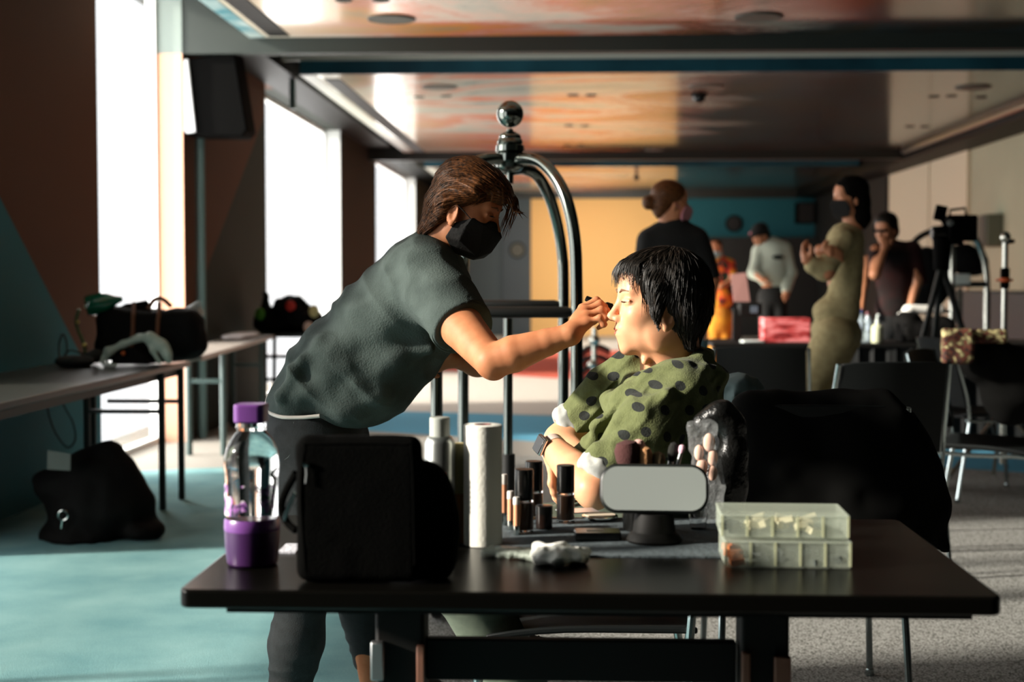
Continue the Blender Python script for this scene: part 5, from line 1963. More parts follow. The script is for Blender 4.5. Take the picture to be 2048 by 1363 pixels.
# dark pile of bags and flowers on a stool by the second window
Ys = 12.2
st = thing('stool', 'dark metal stool by the second window under a pile of bags', 'stool', PZ(590, 870, 0))
zs = P(0, 662, Ys).z
cS = P(590, 662, Ys)
MB().bb(cS.x - .25, cS.x + .25, Ys - .22, Ys + .22, zs - .04, zs).build('seat', m_edge, st, bevel=.01)
for sx in (-.22, .22):
    for sy in (-.2, .2): tube_leg(st, [(cS.x + sx, Ys + sy, zs - .03), (cS.x + sx * 1.05, Ys + sy, 0)], .018)
for z in (zs * .45, zs * .72):
    MB().bar((cS.x - .22, Ys - .2, z), (cS.x + .22, Ys - .2, z), .03, .03).build('foot_rail', m_edge, st)
S = SDF()
S.ell(P(585, 632, Ys), (.22, .16, .15), None, .05)
S.ell(P(548, 645, Ys), (.16, .14, .10), None, .05)
S.ell(P(610, 645, Ys), (.14, .14, .12), None, .05)
S.cap(P(530, 590, Ys), P(537, 640, Ys), .035, .05, .04)
S.ell(P(580, 608, Ys), (.13, .12, .08), None, .04)
S.box((cS.x, Ys, zs - .2), (.9, .9, .1995), None, .004, True)
hp_b = S.build('bag_pile', m_hold, .014, None, loc=(cS.x, Ys, zs), disp=lambda X: -.03 * vnoise(X, 11, 3) - .012 * vnoise(X, 26, 4))
tag(hp_b, 'dark lumpy bag with green and red bits heaped on the stool by the second window', 'bag')
for (px, py, c_, nm) in ((520, 628, srgb(70, 128, 34), 'green_scarf'), (581, 613, srgb(190, 52, 44), 'red_patch'), (628, 622, srgb(190, 176, 120), 'straw_flower'), (617, 655, srgb(206, 176, 160), 'pale_trinket')):
    MB().ball(P(px, py, Ys - .15), (.045, .03, .055), 14, 10).build(nm, mat(nm + '_cloth', c_, .8), hp_b)

# ================================================================== right side: chairs, jacket, long desk
m_seat = mat('black_chair_shell', srgb(11, 15, 15), .6, spec=.25)
m_cw = mat('chair_chrome', (.42, .48, .48), .15, metal=1)


def make_chair(label, loc, rz, group=None):
    e = thing('stacking_chair', label, 'chair', (0, 0, 0), group)
    w, d = .23, .22
    se = MB()
    pro = []
    nx, ny = 9, 9
    vs = []
    for j in range(ny):
        for i in range(nx):
            x = -w + 2 * w * i / (nx - 1); y = -d + 2 * d * j / (ny - 1)
            vs.append((x, y, .445 + .03 * (x / w) ** 2 - .02 * max(0, (-y / d)) ** 2))
    n0 = len(vs)
    vs += [(a, b, c - .014) for a, b, c in vs]
    fs = []
    for j in range(ny - 1):
        for i in range(nx - 1):
            a = j * nx + i
            fs.append((a, a + 1, a + nx + 1, a + nx)); fs.append((a + n0, a + nx + n0, a + nx + 1 + n0, a + 1 + n0))
    bd = [i for i in range(nx)] + [j * nx + nx - 1 for j in range(1, ny)] + [(ny - 1) * nx + i for i in range(nx - 2, -1, -1)] + [j * nx for j in range(ny - 2, 0, -1)]
    for i in range(len(bd)): a, b = bd[i], bd[(i + 1) % len(bd)]; fs.append((b, a, a + n0, b + n0))
    se.add(vs, fs).build('seat', m_seat, e, bevel=.004)
    vs = []
    for j in range(ny):
        for i in range(nx):
            t_ = j / (ny - 1)
            x = (-w * .98 + 2 * w * .98 * i / (nx - 1)) * (1 - .06 * t_)
            vs.append((x, .20 + .09 * t_ - .035 * (1 - (x / w) ** 2) * -1, .50 + .37 * t_ - .012 * (abs(x) / w) ** 4 * (t_ > .9)))
    n0 = len(vs)
    vs += [(a, b + .014, c) for a, b, c in vs]
    MB().add(vs, [tuple(f) for f in fs]).build('backrest', m_seat, e, bevel=.004)
    for s in (-1, 1):
        x = s * (w + .008)
        MB().tube(bez([(x, .20, .43), (x, .215, .56), (x * .97, .26, .72), (x * .94, .30, .86)], 6), .010, 10).build('back_frame', m_cw, e)
        MB().tube(bez([(x, .22, .435), (x, 0, .43), (x, -.19, .435), (x, -.225, .415), (x, -.235, .36)], 6), .010, 10).build('seat_rail', m_cw, e)
        MB().tube([(x, -.235, .37), (x * 1.06, -.26, .012)], .010, 10).build('leg', m_cw, e)
        MB().tube([(x, .20, .43), (x * 1.06, .27, .012)], .010, 10).build('leg', m_cw, e)
        for y in (-.26, .27): MB().lathe((x * 1.06, y, 0), [(.013, 0), (.015, .004), (.013, .02)], 14).build('foot_cap', m_cw, e)
    e.location = loc
    e.rotation_euler = (0, 0, rz)
    return e


def dup(o, label, loc, rz):
    c = copy_tree(o)
    c['label'] = label
    c.location = loc
    c.rotation_euler = (0, 0, rz)
    return c


GC = 'black chairs with chrome frames on the right'
p = P(1726, 700, 6.0)
ch = make_chair('empty black chair whose squarish back stands right below the water bottles', (p.x, 5.9, 0), math.radians(188), GC)
p = P(1945, 880, 6.2)
dup(ch, 'black chair at the right edge whose curved chrome rail catches light', (p.x + .12, 6.4, 0), math.radians(62))
p = P(1525, 700, 6.9)
dup(ch, 'black chair in front of the pink box, left of the leaning cream trouser leg', (p.x, 7.1, 0), math.radians(176))
p = P(2010, 900, 7.2)
dup(ch, 'farthest black chair at the right edge behind the chair with the bright chrome rail', (p.x + .1, 7.9, 0), math.radians(100))
p = P(1640, 900, 4.6)
jc = dup(ch, 'black chair almost hidden under the large black jacket', (p.x, 4.45, 0), math.radians(180))
dup(ch, 'black chair on which the person in the dotted hoodie sits', (P(1322, 1000, 3.2).x - .16, 3.16, 0), math.radians(-90))
# black jacket over the chair
m_jk = mat('black_jacket_cloth', srgb(8, 8, 7), .92, spec=.12)
S = SDF()
Yj = 3.75
S.box(P(1640, 850, Yj), (.185, .05, .075), axes((1, 0, 0)), .02, False, .03)
S.ell(P(1640, 985, Yj), (.27, .10, .22), None, .05)
S.ell(P(1555, 950, Yj), (.14, .10, .20), None, .05)
S.ell(P(1752, 950, Yj), (.15, .11, .17), axes((1, 0, -.5)), .06)
S.ell(P(1640, 1060, Yj), (.31, .12, .16), None, .06)
S.cap(P(1790, 860, Yj), P(1868, 1010, Yj), .06, .045, .05)
S.cap(P(1868, 1010, Yj), P(1890, 1095, Yj), .038, .020, .03)
S.cap(P(1500, 820, Yj), P(1475, 1040, Yj), .045, .06, .05)
S.cap(P(1560, 802, Yj), P(1770, 800, Yj), .028, .022, .04)
jk = S.build('jacket', m_jk, .009, None, loc=(P(1640, 0, Yj).x, Yj, P(0, 1110, Yj).z), disp=lambda X: -.016 * vnoise(X, 7, 3) - .006 * vnoise(X, 18, 8))
tag(jk, 'large black jacket draped over a chair just beyond the compartment boxes', 'jacket')
# the draped chair the jacket hangs on stands at the same spot
jc.location = (P(1605, 900, 4.0).x, 4.02, 0)
S = SDF()
Yg = 3.98
S.ell(P(1488, 806, Yg), (.036, .05, .05), None, .03)
S.ell(P(1478, 775, Yg), (.05, .06, .035), None, .03)
S.ell(P(1500, 840, Yg), (.035, .05, .10), None, .03)
g_ = S.build('grey_scarf', mat('grey_cloth', srgb(104, 120, 120), .85), .005, None, loc=P(1490, 860, Yg), disp=lambda X: -.012 * (1 - np.abs(vnoise(X, 16, 3)) * 2) - .006 * vnoise(X, 40, 4))
tag(g_, 'crumpled grey scarf hanging between the dotted hoodie and the black jacket', 'scarf')
mb = thing('shoulder_bag', 'glossy black bag strap and pouch between the zip bag and the black jacket', 'bag', P(1430, 1010, 2.86))
S = SDF()
Y_ = 2.86
S.chain([P(1408, 845, Y_), P(1440, 828, Y_), P(1462, 850, Y_), P(1468, 900, Y_), P(1455, 960, Y_)], [.022, .026, .026, .024, .03], .02)
S.ell(P(1440, 985, Y_), (.05, .05, .08), None, .03)
S.build('pouch', mat('glossy_black_leather', srgb(14, 14, 13), .3, bump=.4, bscale=60), .005, mb, disp=lambda X: -.004 * vnoise(X, 28, 3))

# long desk
Yd = 9.9
A, B = P(1425, 686, Yd), P(2120, 686, Yd)
e = thing('long_desk', 'long black-draped desk across the right side behind the chairs', 'desk', ((A.x + B.x) / 2, Yd + .35, 0))
zt = A.z
MB().bb(A.x, min(B.x, 4.8), Yd, Yd + .75, zt - .03, zt).build('desk_top', m_tabu, e, bevel=.004)
mbd = MB()
vs = []
xe = min(B.x, 4.8)
N_ = 90
for i in range(N_ + 1):
    x = A.x + .02 + (xe - A.x - .04) * i / N_
    off = .012 * math.sin(i * 1.3) + .006 * math.sin(i * 3.1)
    vs += [(x, Yd + .02 + off, zt - .03), (x, Yd + .0 + off * 1.6, .02), (x, Yd + .03 + off, zt - .03), (x, Yd + .015 + off * 1.6, .02)]
fs = []
for i in range(N_):
    a = i * 4; b = a + 4
    fs += [(a, b, b + 1, a + 1), (a + 2, a + 3, b + 3, b + 2), (a, a + 2, b + 2, b), (a + 1, b + 1, b + 3, a + 3)]
mbd.add(vs, fs).build('drape', mat('black_drape', srgb(12, 14, 14), .9), e)
zt += .001
# pink box
m_pink = mat('pink_patterned_card', rough=.5)
t = NT(m_pink)
tc = t.n('TexCoord'); mp = t.n('Mapping'); mp.inputs['Scale'].default_value = (1.4, 1, 5.0); t.l(tc.outputs['Object'], mp.inputs['Vector'])
n_ = t.n('TexNoise', i_Scale=5.0, i_Detail=4.0); t.l(mp.outputs[0], n_.inputs['Vector'])
t.l(t.ramp(n_.outputs['Fac'], [(.36, srgb(120, 26, 28)), (.48, srgb(206, 76, 76)), (.56, srgb(244, 138, 140)), (.7, srgb(246, 150, 150))]), t.b.inputs['Base Color'])
a, b = P(1527, 685, Yd + .12), P(1621, 636, Yd + .12)
MB().bb(a.x, b.x, Yd + .12, Yd + .34, zt, b.z).own('pink_box', m_pink, 'pink and dark red patterned box on the black-draped desk', 'box', bevel=.004)
a = P(1506, 680, Yd + .05)
MB().box((a.x, Yd + .1, zt + .008), (.15, .10, .016), Euler((0, 0, .15)).to_matrix()).own('white_cloth', mat('white_cloth_m', srgb(214, 224, 220), .8), 'small white cloth on the desk left of the pink box', 'cloth', bevel=.005)
# laptop / tablet on stand
e = thing('tablet_on_stand', 'pinkish-grey tilted screen on a dark stand, left of the person in a white hoodie', 'tablet', (P(1490, 0, Yd + .4).x, Yd + .4, zt))
a, b = P(1468, 603, Yd + .4), P(1500, 603, Yd + .4)
a2, b2 = P(1462, 548, Yd + .5), P(1492, 545, Yd + .5)
sc = MB(); sc.add([a, b, b2, a2] + [v + Vector((0, .02, 0)) for v in (a, b, b2, a2)], [(0, 1, 2, 3), (7, 6, 5, 4), (0, 4, 5, 1), (1, 5, 6, 2), (2, 6, 7, 3), (3, 7, 4, 0)])
sc.build('screen', mat('pinkish_panel', srgb(150, 112, 106), .4), e)
a = P(1500, 618, Yd + .4)
MB().box((a.x, Yd + .42, a.z), (.16, .14, .09)).build('dark_device', m_tabu, e, bevel=.01)
MB().box((P(1480, 0, Yd + .4).x, Yd + .45, (zt + a.z) / 2), (.06, .06, a.z - zt)).build('stand_post', m_tabu, e)
MB().box((P(1510, 612, Yd + .3).x, Yd + .345, a.z + .0), (.05, .012, .05)).build('grey_dial', mat('grey_blue_dial', srgb(84, 98, 110), .4), e)
# bottles
m_petf = mat('far_clear_plastic', srgb(190, 206, 214), .12, alpha=.65, spec=.7)
m_petl = mat('pale_label', srgb(190, 206, 222), .5)


def water(px, lab, capc, k_=1.0, Y=None):
    Y = Y or Yd + .12
    c = Vector((P(px, 0, Y).x, Y, zt)); k = Y / F
    e = thing('water_bottle', lab, 'bottle', c, 'water bottles on the desk')
    r = 10.5 * k * k_
    h = (686 - 626) * k * k_
    MB().lathe(c, [(r * .9, 0), (r, .006), (r, h * .3), (r * .86, h * .34), (r, h * .38), (r, h * .68), (r * .5, h * .86), (r * .4, h * .98)], 24).build('body', m_petf, e)
    MB().lathe(c + Vector((0, 0, h * .42)), [(r * 1.02, 0), (r * 1.02, h * .22)], 24).build('label', m_petl, e)
    MB().lathe(c + Vector((0, 0, h * .98)), [(r * .46, 0), (r * .46, h * .12), (r * .4, h * .13)], 20).build('cap', capc, e)


water(1728, 'taller water bottle with blue cap beside the cream-dressed person', mat('blue_cap', srgb(70, 90, 160), .4), 1.0)
water(1743, 'second water bottle with dull reddish cap, right behind the blue-capped one', mat('maroon_cap', srgb(110, 60, 66), .4), .9, Yd + .24)
c = Vector((P(1762, 0, Yd + .1).x, Yd + .1, zt)); k = Yd / F
e = thing('pump_bottle', 'white pump bottle of hand gel beside the water bottles', 'bottle', c)
MB().lathe(c, [(11 * k, 0), (12 * k, .006), (12 * k, 32 * k), (5 * k, 38 * k)], 24).build('body', mat('pale_gel', srgb(206, 210, 176), .35), e)
MB().lathe(c + Vector((0, 0, 38 * k)), [(4 * k, 0), (4 * k, 8 * k), (2 * k, 9 * k), (2 * k, 18 * k)], 16).build('pump', mat('white_pump', srgb(214, 222, 216), .4), e)
MB().tube([c + Vector((.002, 0, 56 * k)), c + Vector((.004, -.03, 56 * k))], .006, 8).build('nozzle', mat('white_pump', (1, 1, 1)), e)
# dark bag with the long white cloth on top
Yw = Yd + .25
S = SDF()
S.box(P(1850, 668, Yw), (.19, .15, .085), None, .02, False, .05)
S.ell(P(1815, 645, Yw), (.10, .10, .09), None, .04)
S.ell(P(1880, 650, Yw), (.10, .10, .07), None, .04)
S.box((P(1850, 0, Yw).x, Yw, zt - .3), (.9, .9, .303), None, .004, True)
o = S.build('desk_bag', m_hold, .01, None, loc=(P(1850, 0, Yw).x, Yw, zt), disp=lambda X: -.010 * vnoise(X, 11, 3))
tag(o, 'black bag standing on the desk under the long white cloth', 'bag')
S = SDF()
S.cap(P(1815, 619, Yw), P(1880, 618, Yw), .036, .030, .03)
S.cap(P(1799, 629, Yw), P(1820, 620, Yw), .016, .030, .02)
S.cap(P(1880, 621, Yw), P(1896, 623, Yw), .03, .012, .02)
o = S.build('white_towel', mat('white_towel_m', srgb(240, 238, 230), .85), .007, None, loc=P(1850, 635, Yw), disp=lambda X: -.004 * vnoise(X, 24, 3))
tag(o, 'long white rolled cloth on top of the black bag on the desk', 'towel')
# floral tote hanging on a chair
m_flor = mat('floral_cloth', rough=.8)
t = NT(m_flor)
tc = t.n('TexCoord'); n_ = t.n('TexNoise', i_Scale=19.0, i_Detail=3.0, i_Distortion=1.2); t.l(tc.outputs['Object'], n_.inputs['Vector'])
t.l(t.ramp(n_.outputs['Fac'], [(.38, srgb(24, 22, 16)), (.47, srgb(96, 40, 28)), (.53, srgb(70, 66, 42)), (.62, srgb(190, 178, 128))]), t.b.inputs['Base Color'])
Yt = 6.9
S = SDF()
a = P(1914, 692, Yt)
S.box(a, (.075, .035, .085), None, .01, False, .02)
S.box(P(1975, 672, Yt + .05), (.09, .035, .035), None, .02, False, .02)
o = S.build('floral_tote', m_flor, .006, None, loc=P(1914, 728, Yt), disp=lambda X: -.004 * vnoise(X, 22, 3))
tag(o, 'cloth bag with cream and red flower print hung behind the right-hand chairs', 'bag')
for dx in (1928, 1944):
    pass
S = SDF()
S.ell(P(1975, 720, Yt + .12), (.14, .09, .12), None, .03)
S.ell(P(2025, 770, Yt + .12), (.16, .09, .20), None, .03)
o = S.build('dark_coat', m_jk, .01, None, loc=P(1990, 830, Yt + .12), disp=lambda X: -.012 * vnoise(X, 12, 3))
tag(o, 'dark coat heaped beside the floral bag at the right edge', 'coat')

# ================================================================== second luggage cart, camera, stand
Yc2 = 12.0
m_c2 = mat('bright_steel', (.55, .56, .50), .25, metal=1)
e = thing('luggage_cart', 'second luggage cart of bright tube at the right with bags hanging in it', 'luggage cart', (P(1930, 0, Yc2).x, Yc2, 0))
MB().tube(bez([P(1812, 640, Yc2 + .5), P(1814, 530, Yc2 + .5), P(1830, 482, Yc2 + .5), P(1868, 460, Yc2 + .5), P(1902, 452, Yc2 + .3)], 8), .026, 12).build('hoop', m_edge, e)
MB().tube(bez([P(1905, 640, Yc2), P(1905, 540, Yc2), P(1903, 478, Yc2), P(1906, 456, Yc2 + .1)], 8), .030, 12).build('hoop', m_c2, e)
MB().tube(bez([P(1902, 452, Yc2 + .2), P(1940, 468, Yc2), P(1962, 500, Yc2), P(1973, 550, Yc2), P(1974, 640, Yc2)], 8), .028, 12).build('hoop', m_c2, e)
MB().tube(bez([P(1874, 640, Yc2 + .6), P(1875, 520, Yc2 + .6), P(1890, 470, Yc2 + .4), P(1902, 452, Yc2 + .2)], 8), .022, 12).build('hoop', m_c2, e)
for q_ in ((1905, 640, Yc2), (1974, 640, Yc2), (1874, 640, Yc2 + .6), (1812, 640, Yc2 + .5)):
    a = P(*q_)
    MB().cyl(a, (a.x, a.y, .25), .026, seg=12).build('post', m_c2, e)
a, b = P(1905, 568, Yc2), P(1974, 568, Yc2)
MB().bar(a, b, .05, .05).build('rail', m_edge, e)
a = P(1920, 575, Yc2)
MB().cyl(a, (a.x, a.y, .3), .022, seg=10).build('rod', m_c2, e)
a, b = P(1812, 0, Yc2 + .5), P(1974, 0, Yc2)
MB().bb(a.x - .05, b.x + .05, Yc2 - .08, Yc2 + .7, .16, .25).build('deck', m_deck, e, bevel=.02)
for x in (a.x, b.x):
    for y in (Yc2, Yc2 + .6): MB().lathe((x - .02, y, .08), [(.05, 0), (.08, .006), (.08, .034), (.05, .04)], 20, axis=(1, 0, 0)).build('wheel', m_rubber, e)
S = SDF()
S.ell(P(1930, 520, Yc2 + .3), (.20, .12, .13), axes((1, 0, -.25)), .04)
S.ell(P(1855, 560, Yc2 + .3), (.20, .15, .28), None, .05)
o = S.build('garment_bag', m_hold, .016, None, loc=P(1880, 620, Yc2 + .3), disp=lambda X: -.015 * vnoise(X, 8, 3))
tag(o, 'black garment bag hanging in the second luggage cart', 'bag')
a = P(1924, 558, Yc2 + .0)
MB().box((a.x, a.y + .02, a.z), (.13, .10, .09)).own('white_box', mat('white_card', srgb(206, 210, 200), .7), 'small white box above the rail of the second luggage cart', 'box', bevel=.01)

Yv = 9.2
e = thing('video_camera', 'black video camera with small monitor and top handle on a tripod', 'camera', PZ(1893, 1000, 0))
e.location = (P(1893, 0, Yv).x, Yv, 0)
a, b = P(1893, 482, Yv), P(1950, 430, Yv)
MB().bb(a.x, b.x, Yv - .07, Yv + .07, a.z, b.z).build('body', m_spk, e, bevel=.01)
a, b = P(1869, 440, Yv), P(1893, 412, Yv)
R = Euler((0, math.radians(12), 0)).to_matrix()
MB().box((a + b) / 2, ((b - a).x, .03, (b - a).z * 1.1), R).build('monitor', m_spk, e, bevel=.006)
MB().bar(P(1884, 440, Yv), P(1892, 452, Yv), .02, .02).build('monitor_arm', m_spk, e)
MB().tube([P(1900, 430, Yv), P(1900, 420, Yv), P(1930, 416, Yv), P(1932, 430, Yv)], .009, 8).build('top_handle', m_spk, e)
a = P(1885, 466, Yv)
MB().lathe(a + Vector((.05, 0, 0)), [(.035, 0), (.045, .03), (.045, .11), (.038, .12)], 20, axis=(-1, 0, 0)).build('lens', m_blk, e)
a = P(1901, 446, Yv - .075)
MB().ball(a, (.022, .006, .018), 12, 8).build('round_dial', mat('grey_dial2', srgb(120, 126, 124), .4), e)
a = P(1884, 500, Yv)
MB().cyl((a.x, Yv, P(0, 540, Yv).z), (a.x, Yv, P(0, 478, Yv).z), .05, .06, 16).build('tripod_head', m_spk, e)
MB().bar(P(1878, 484, Yv), P(1925, 486, Yv), .06, .02).build('plate', m_spk, e)
for an_ in (90, 210, 330):
    r_ = math.radians(an_)
    MB().tube([(a.x, Yv, P(0, 530, Yv).z), (a.x + .42 * math.cos(r_), Yv + .42 * math.sin(r_), 0.005)], [.022, .014], 10).build('tripod_leg', m_edge, e)

Yl_ = 8.3
e = thing('light_stand', 'slim chrome lamp stand with clamps and an orange band at the far right', 'stand', (P(2011, 0, Yl_).x, Yl_, 0))
a = P(2011, 478, Yl_)
MB().cyl((a.x, Yl_, .12), (a.x, Yl_, a.z), .016, seg=12).build('pole', m_c2, e)
MB().ball((a.x, Yl_, a.z + .01), (.030, .03, .034), 14, 10).build('top_clamp', m_c2, e)
MB().tube([(a.x, Yl_, a.z - .02), (a.x + .05, Yl_, a.z - .01)], .012, 8).build('knob', m_spk, e)
z_ = P(0, 556, Yl_).z
MB().lathe((a.x, Yl_, z_ - .06), [(.022, 0), (.026, .01), (.026, .11), (.022, .12)], 16).build('collar', m_spk, e)
MB().lathe((a.x, Yl_, z_ - .02), [(.03, 0), (.032, .004), (.032, .018), (.03, .022)], 20).build('orange_band', mat('orange_tape', srgb(206, 92, 40), .5), e)
MB().tube([(a.x - .05, Yl_, z_ - .01), (a.x + .045, Yl_, z_ - .012)], .007, 8).build('tommy_bar', mat('orange_tape', (1, 1, 1)), e)
for an_ in (80, 200, 320):
    r_ = math.radians(an_)
    MB().tube([(a.x, Yl_, .45), (a.x + .4 * math.cos(r_), Yl_ + .4 * math.sin(r_), .008)], .012, 8).build('leg', m_c2, e)

# low dark cabinet against the right wall
a = P(1975, 578, 14.5)
tag(MB().bb(a.x, RX - .1, 12.9, 15.8, 0, P(0, 582, 14.5).z).own('low_cabinet', mat('blue_black_cabinet', srgb(26, 34, 38), .5), 'low blue-black cabinet against the pale right wall', 'cabinet', bevel=.01))
# stacked red chairs and a chrome stand far behind the seated face
Yr = 12.6
m_redp = mat('red_pad', srgb(196, 84, 66), .7)
for i in range(4):
    pc = P(1190, 768 - i * 20, Yr)
    e = thing('red_cushion_chair', 'curved red dark-rimmed seat, %s of the far stack behind the seated face' % ('lowest', 'second from the floor', 'third from the floor', 'topmost')[i], 'chair', (pc.x, Yr, pc.z), 'stacked red seats far behind')
    MB().tube(bez([P(1160, 776 - i * 20, Yr), P(1172, 764 - i * 20, Yr), P(1196, 758 - i * 20, Yr), P(1220, 768 - i * 20, Yr)], 5), .024, 10).build('seat', m_redp, e)
    MB().tube(bez([P(1160, 768 - i * 20, Yr - .03), P(1172, 756 - i * 20, Yr - .03), P(1196, 751 - i * 20, Yr - .03), P(1220, 761 - i * 20, Yr - .03)], 5), .018, 8).build('rim', m_edge, e)
    if i == 0:
        for x in (1166, 1214):
            a = P(x, 772, Yr)
            MB().cyl(a, (a.x, a.y, 0), .015, seg=8).build('leg', m_edge, e)
e = thing('chrome_post_stand', 'chrome post with round knobs on a flat base, far behind the hand with the brush', 'stand', (P(1189, 0, 11.5).x, 11.5, 0))
a = P(1189, 655, 11.5)
MB().cyl((a.x, 11.5, 0.02), (a.x, 11.5, a.z), .022, seg=12).build('post', m_c2, e)
MB().ball((a.x, 11.5, P(0, 678, 11.5).z), .045, 14, 10).build('knob', m_c2, e)
MB().ball((a.x - .02, 11.45, P(0, 725, 11.5).z), .035, 14, 10).build('knob', m_c2, e)
MB().lathe((a.x, 11.5, 0), [(.17, 0), (.17, .012), (.03, .03)], 24).build('base', m_c2, e)

# ================================================================== people farther down the hall
QD = 0.0


def fchain(S, pts, rs, Y, k=.03):
    """pts: (px, py, dY); rs in px"""
    S.chain([q(a, b, Y + c) for a, b, c in pts], [r * Y / F for r in rs], k)


def fell(S, px, py, Y, rx, ry, rz, ang=0, k=.04):
    kk = Y / F
    S.ell(q(px, py, Y), (rx * kk, ry * kk, rz * kk), axes((math.cos(math.radians(ang)), 0, math.sin(math.radians(ang)))), k)


# ---- 1: black T-shirt, hair in a bun, pink mask, seen from behind
Y = 7.7
kk = Y / F
f1 = Frame(q(1341, 405, Y), (.97, .22, -.03), sc=.98)
B = SDF()
head(B, f1, q(1345, 470, Y), detail=False)
fell(B, 1345, 540, Y, 45, 32, 80)
fchain(B, [(1395, 485, 0), (1424, 560, -.03), (1420, 622, -.10)], [18, 13, 10], Y)
fchain(B, [(1295, 490, 0), (1288, 560, -.02), (1320, 600, -.15)], [18, 13, 10], Y)
hand(B, q(1420, 622, Y - .10), *[[q(1419 - d * .15, 622 + d, Y - .12 + i * .022) for i in range(4)] for d in (26, 40, 50, 57)], [q(1414, 634, Y - .13), q(1411, 646, Y - .14), q(1410, 656, Y - .14)])
fchain(B, [(1335, 690, 0), (1338, 830, .05), (1342, 960, .05)], [22, 14, 10], Y)
fchain(B, [(1375, 690, 0), (1385, 830, .0), (1392, 960, .0)], [22, 14, 10], Y)
p1 = B.build('person', m_skin_far, .008, loc=(q(1350, 600, Y)[0], Y, 0))
tag(p1, 'standing person in black T-shirt and blue jeans, hair in a bun, pink mask', 'person')
Hh = SDF()
for c_, r_ in (((-.014, 0, .045), (.098, .082, .080)), ((-.05, 0, -.005), (.062, .070, .07)), ((-.120, 0, -.005), (.040, .038, .040)), ((-.06, 0, -.05), (.035, .05, .04))):
    Hh.ell(f1(*c_), r_, f1.M, .015)
Hh.ell(f1(.085, 0, -.04), (.07, .12, .085), f1.M, .01, True)
for s in (1, -1): Hh.ell(f1(.004, .085 * s, -.035), (.028, .02, .034), f1.M, .006, True)
Hh.build('hair', m_hair_brown, .006, p1, disp=lambda X: -.002 * vnoise(X, 50, 3))
m_pm = mat('pink_mask', srgb(214, 150, 164), .8)
mk_ = hull([f1(c_[0] + .014, c_[1] * 1.25, c_[2]) for c_ in ((.10, 0, -.012), (.118, 0, -.04), (.108, 0, -.08), (.075, 0, -.118), (.05, .055, -.022), (.05, -.055, -.022), (.03, .062, -.06), (.03, -.062, -.06), (.035, .05, -.10), (.035, -.05, -.10))], 'face_mask', m_pm, p1)
MB().tube([f1(.04, -.062, -.03), f1(.0, -.082, -.01)], .002, 6).build('ear_loop', m_pm, mk_)
Sh = SDF()
fell(Sh, 1348, 530, Y, 62, 42, 82)
fell(Sh, 1345, 485, Y, 66, 34, 36)
fell(Sh, 1350, 610, Y, 60, 40, 60)
fchain(Sh, [(1320, 462, 0), (1345, 452, 0), (1372, 460, 0)], [20, 22, 18], Y)
fchain(Sh, [(1392, 480, 0), (1420, 548, -.03)], [27, 20], Y)
fchain(Sh, [(1298, 482, 0), (1288, 550, -.02)], [26, 20], Y)
Sh.build('black_t_shirt', mat('black_cotton', srgb(14, 16, 16), .9), .010, p1, disp=lambda X: -.006 * vnoise(X, 10, 3))
Je = SDF()
fell(Je, 1352, 665, Y, 55, 40, 45)
fchain(Je, [(1332, 690, 0), (1338, 830, .05), (1342, 975, .05)], [32, 22, 19], Y)
fchain(Je, [(1382, 690, 0), (1390, 830, .0), (1394, 975, .0)], [34, 23, 19], Y)
Je.build('jeans', mat('light_blue_denim', srgb(104, 150, 168), .85), .010, p1, disp=lambda X: -.005 * vnoise(X, 12, 3))


def feet(root, pts, m, dirx=1.0, diry=.2):
    for x, y in pts:
        s = SDF()
        s.ell((x, y, .055), (.05, .045, .055), None, .03)
        s.ell((x + .08 * dirx, y + .08 * diry, .04), (.09, .05, .038), axes((dirx, diry, 0)), .03)
        s.box((x, y, -.1), (.5, .5, .1005), None, .003, True)
        s.build('shoe', m, .008, root)


a, b = P(1342, 0, Y), P(1394, 0, Y)
feet(p1, [(a.x, Y + .05), (b.x, Y)], m_shoe, .8, .5)

# ---- 2: cream knitwear, long black hair, black mask, arms folded, leaning back
Y = 8.2
m_cream = mat('cream_knit', srgb(178, 166, 124), .95, bump=.3, bscale=150, col2=srgb(160, 148, 108), nscale=30)
f2 = Frame(q(1700, 395, Y), (-.96, -.28, -.02), sc=.99)
B = SDF()
head(B, f2, q(1705, 455, Y), detail=False)
fell(B, 1690, 540, Y, 36, 32, 80)
fchain(B, [(1690, 480, -.12), (1655, 545, -.22), (1612, 520, -.22)], [15, 12, 9], Y)
fchain(B, [(1700, 480, .12), (1660, 530, .20), (1640, 500, -.16), (1662, 498, -.24)], [14, 12, 9, 8], Y)
hand(B, q(1650, 500, Y - .25), [q(1660, 492 + i * 6, Y - .27) for i in range(4)], [q(1672, 496 + i * 6, Y - .26) for i in range(4)], [q(1680, 501 + i * 6, Y - .25) for i in range(4)], [q(1686, 506 + i * 6, Y - .24) for i in range(4)], [q(1648, 490, Y - .27), q(1652, 484, Y - .27), q(1658, 482, Y - .27)])
hand(B, q(1616, 522, Y - .22), [q(1606, 500 + i * 4, Y - .22 + i * .01) for i in range(4)], [q(1606, 490 + i * 4, Y - .22 + i * .01) for i in range(4)], [q(1610, 484 + i * 4, Y - .22 + i * .01) for i in range(4)], [q(1616, 480 + i * 4, Y - .22 + i * .01) for i in range(4)], [q(1622, 506, Y - .24), q(1622, 496, Y - .25), q(1620, 488, Y - .25)])
fchain(B, [(1670, 660, -.08), (1614, 770, -.1), (1650, 900, -.05)], [20, 14, 10], Y)
fchain(B, [(1680, 660, .1), (1635, 770, .1), (1680, 900, .1)], [20, 14, 10], Y)
p2 = B.build('person', m_skin_far, .008, loc=(q(1660, 600, Y)[0], Y, 0))
tag(p2, 'person in cream knitted top and trousers with folded arms, long black hair and black mask', 'person')
Hh = SDF()
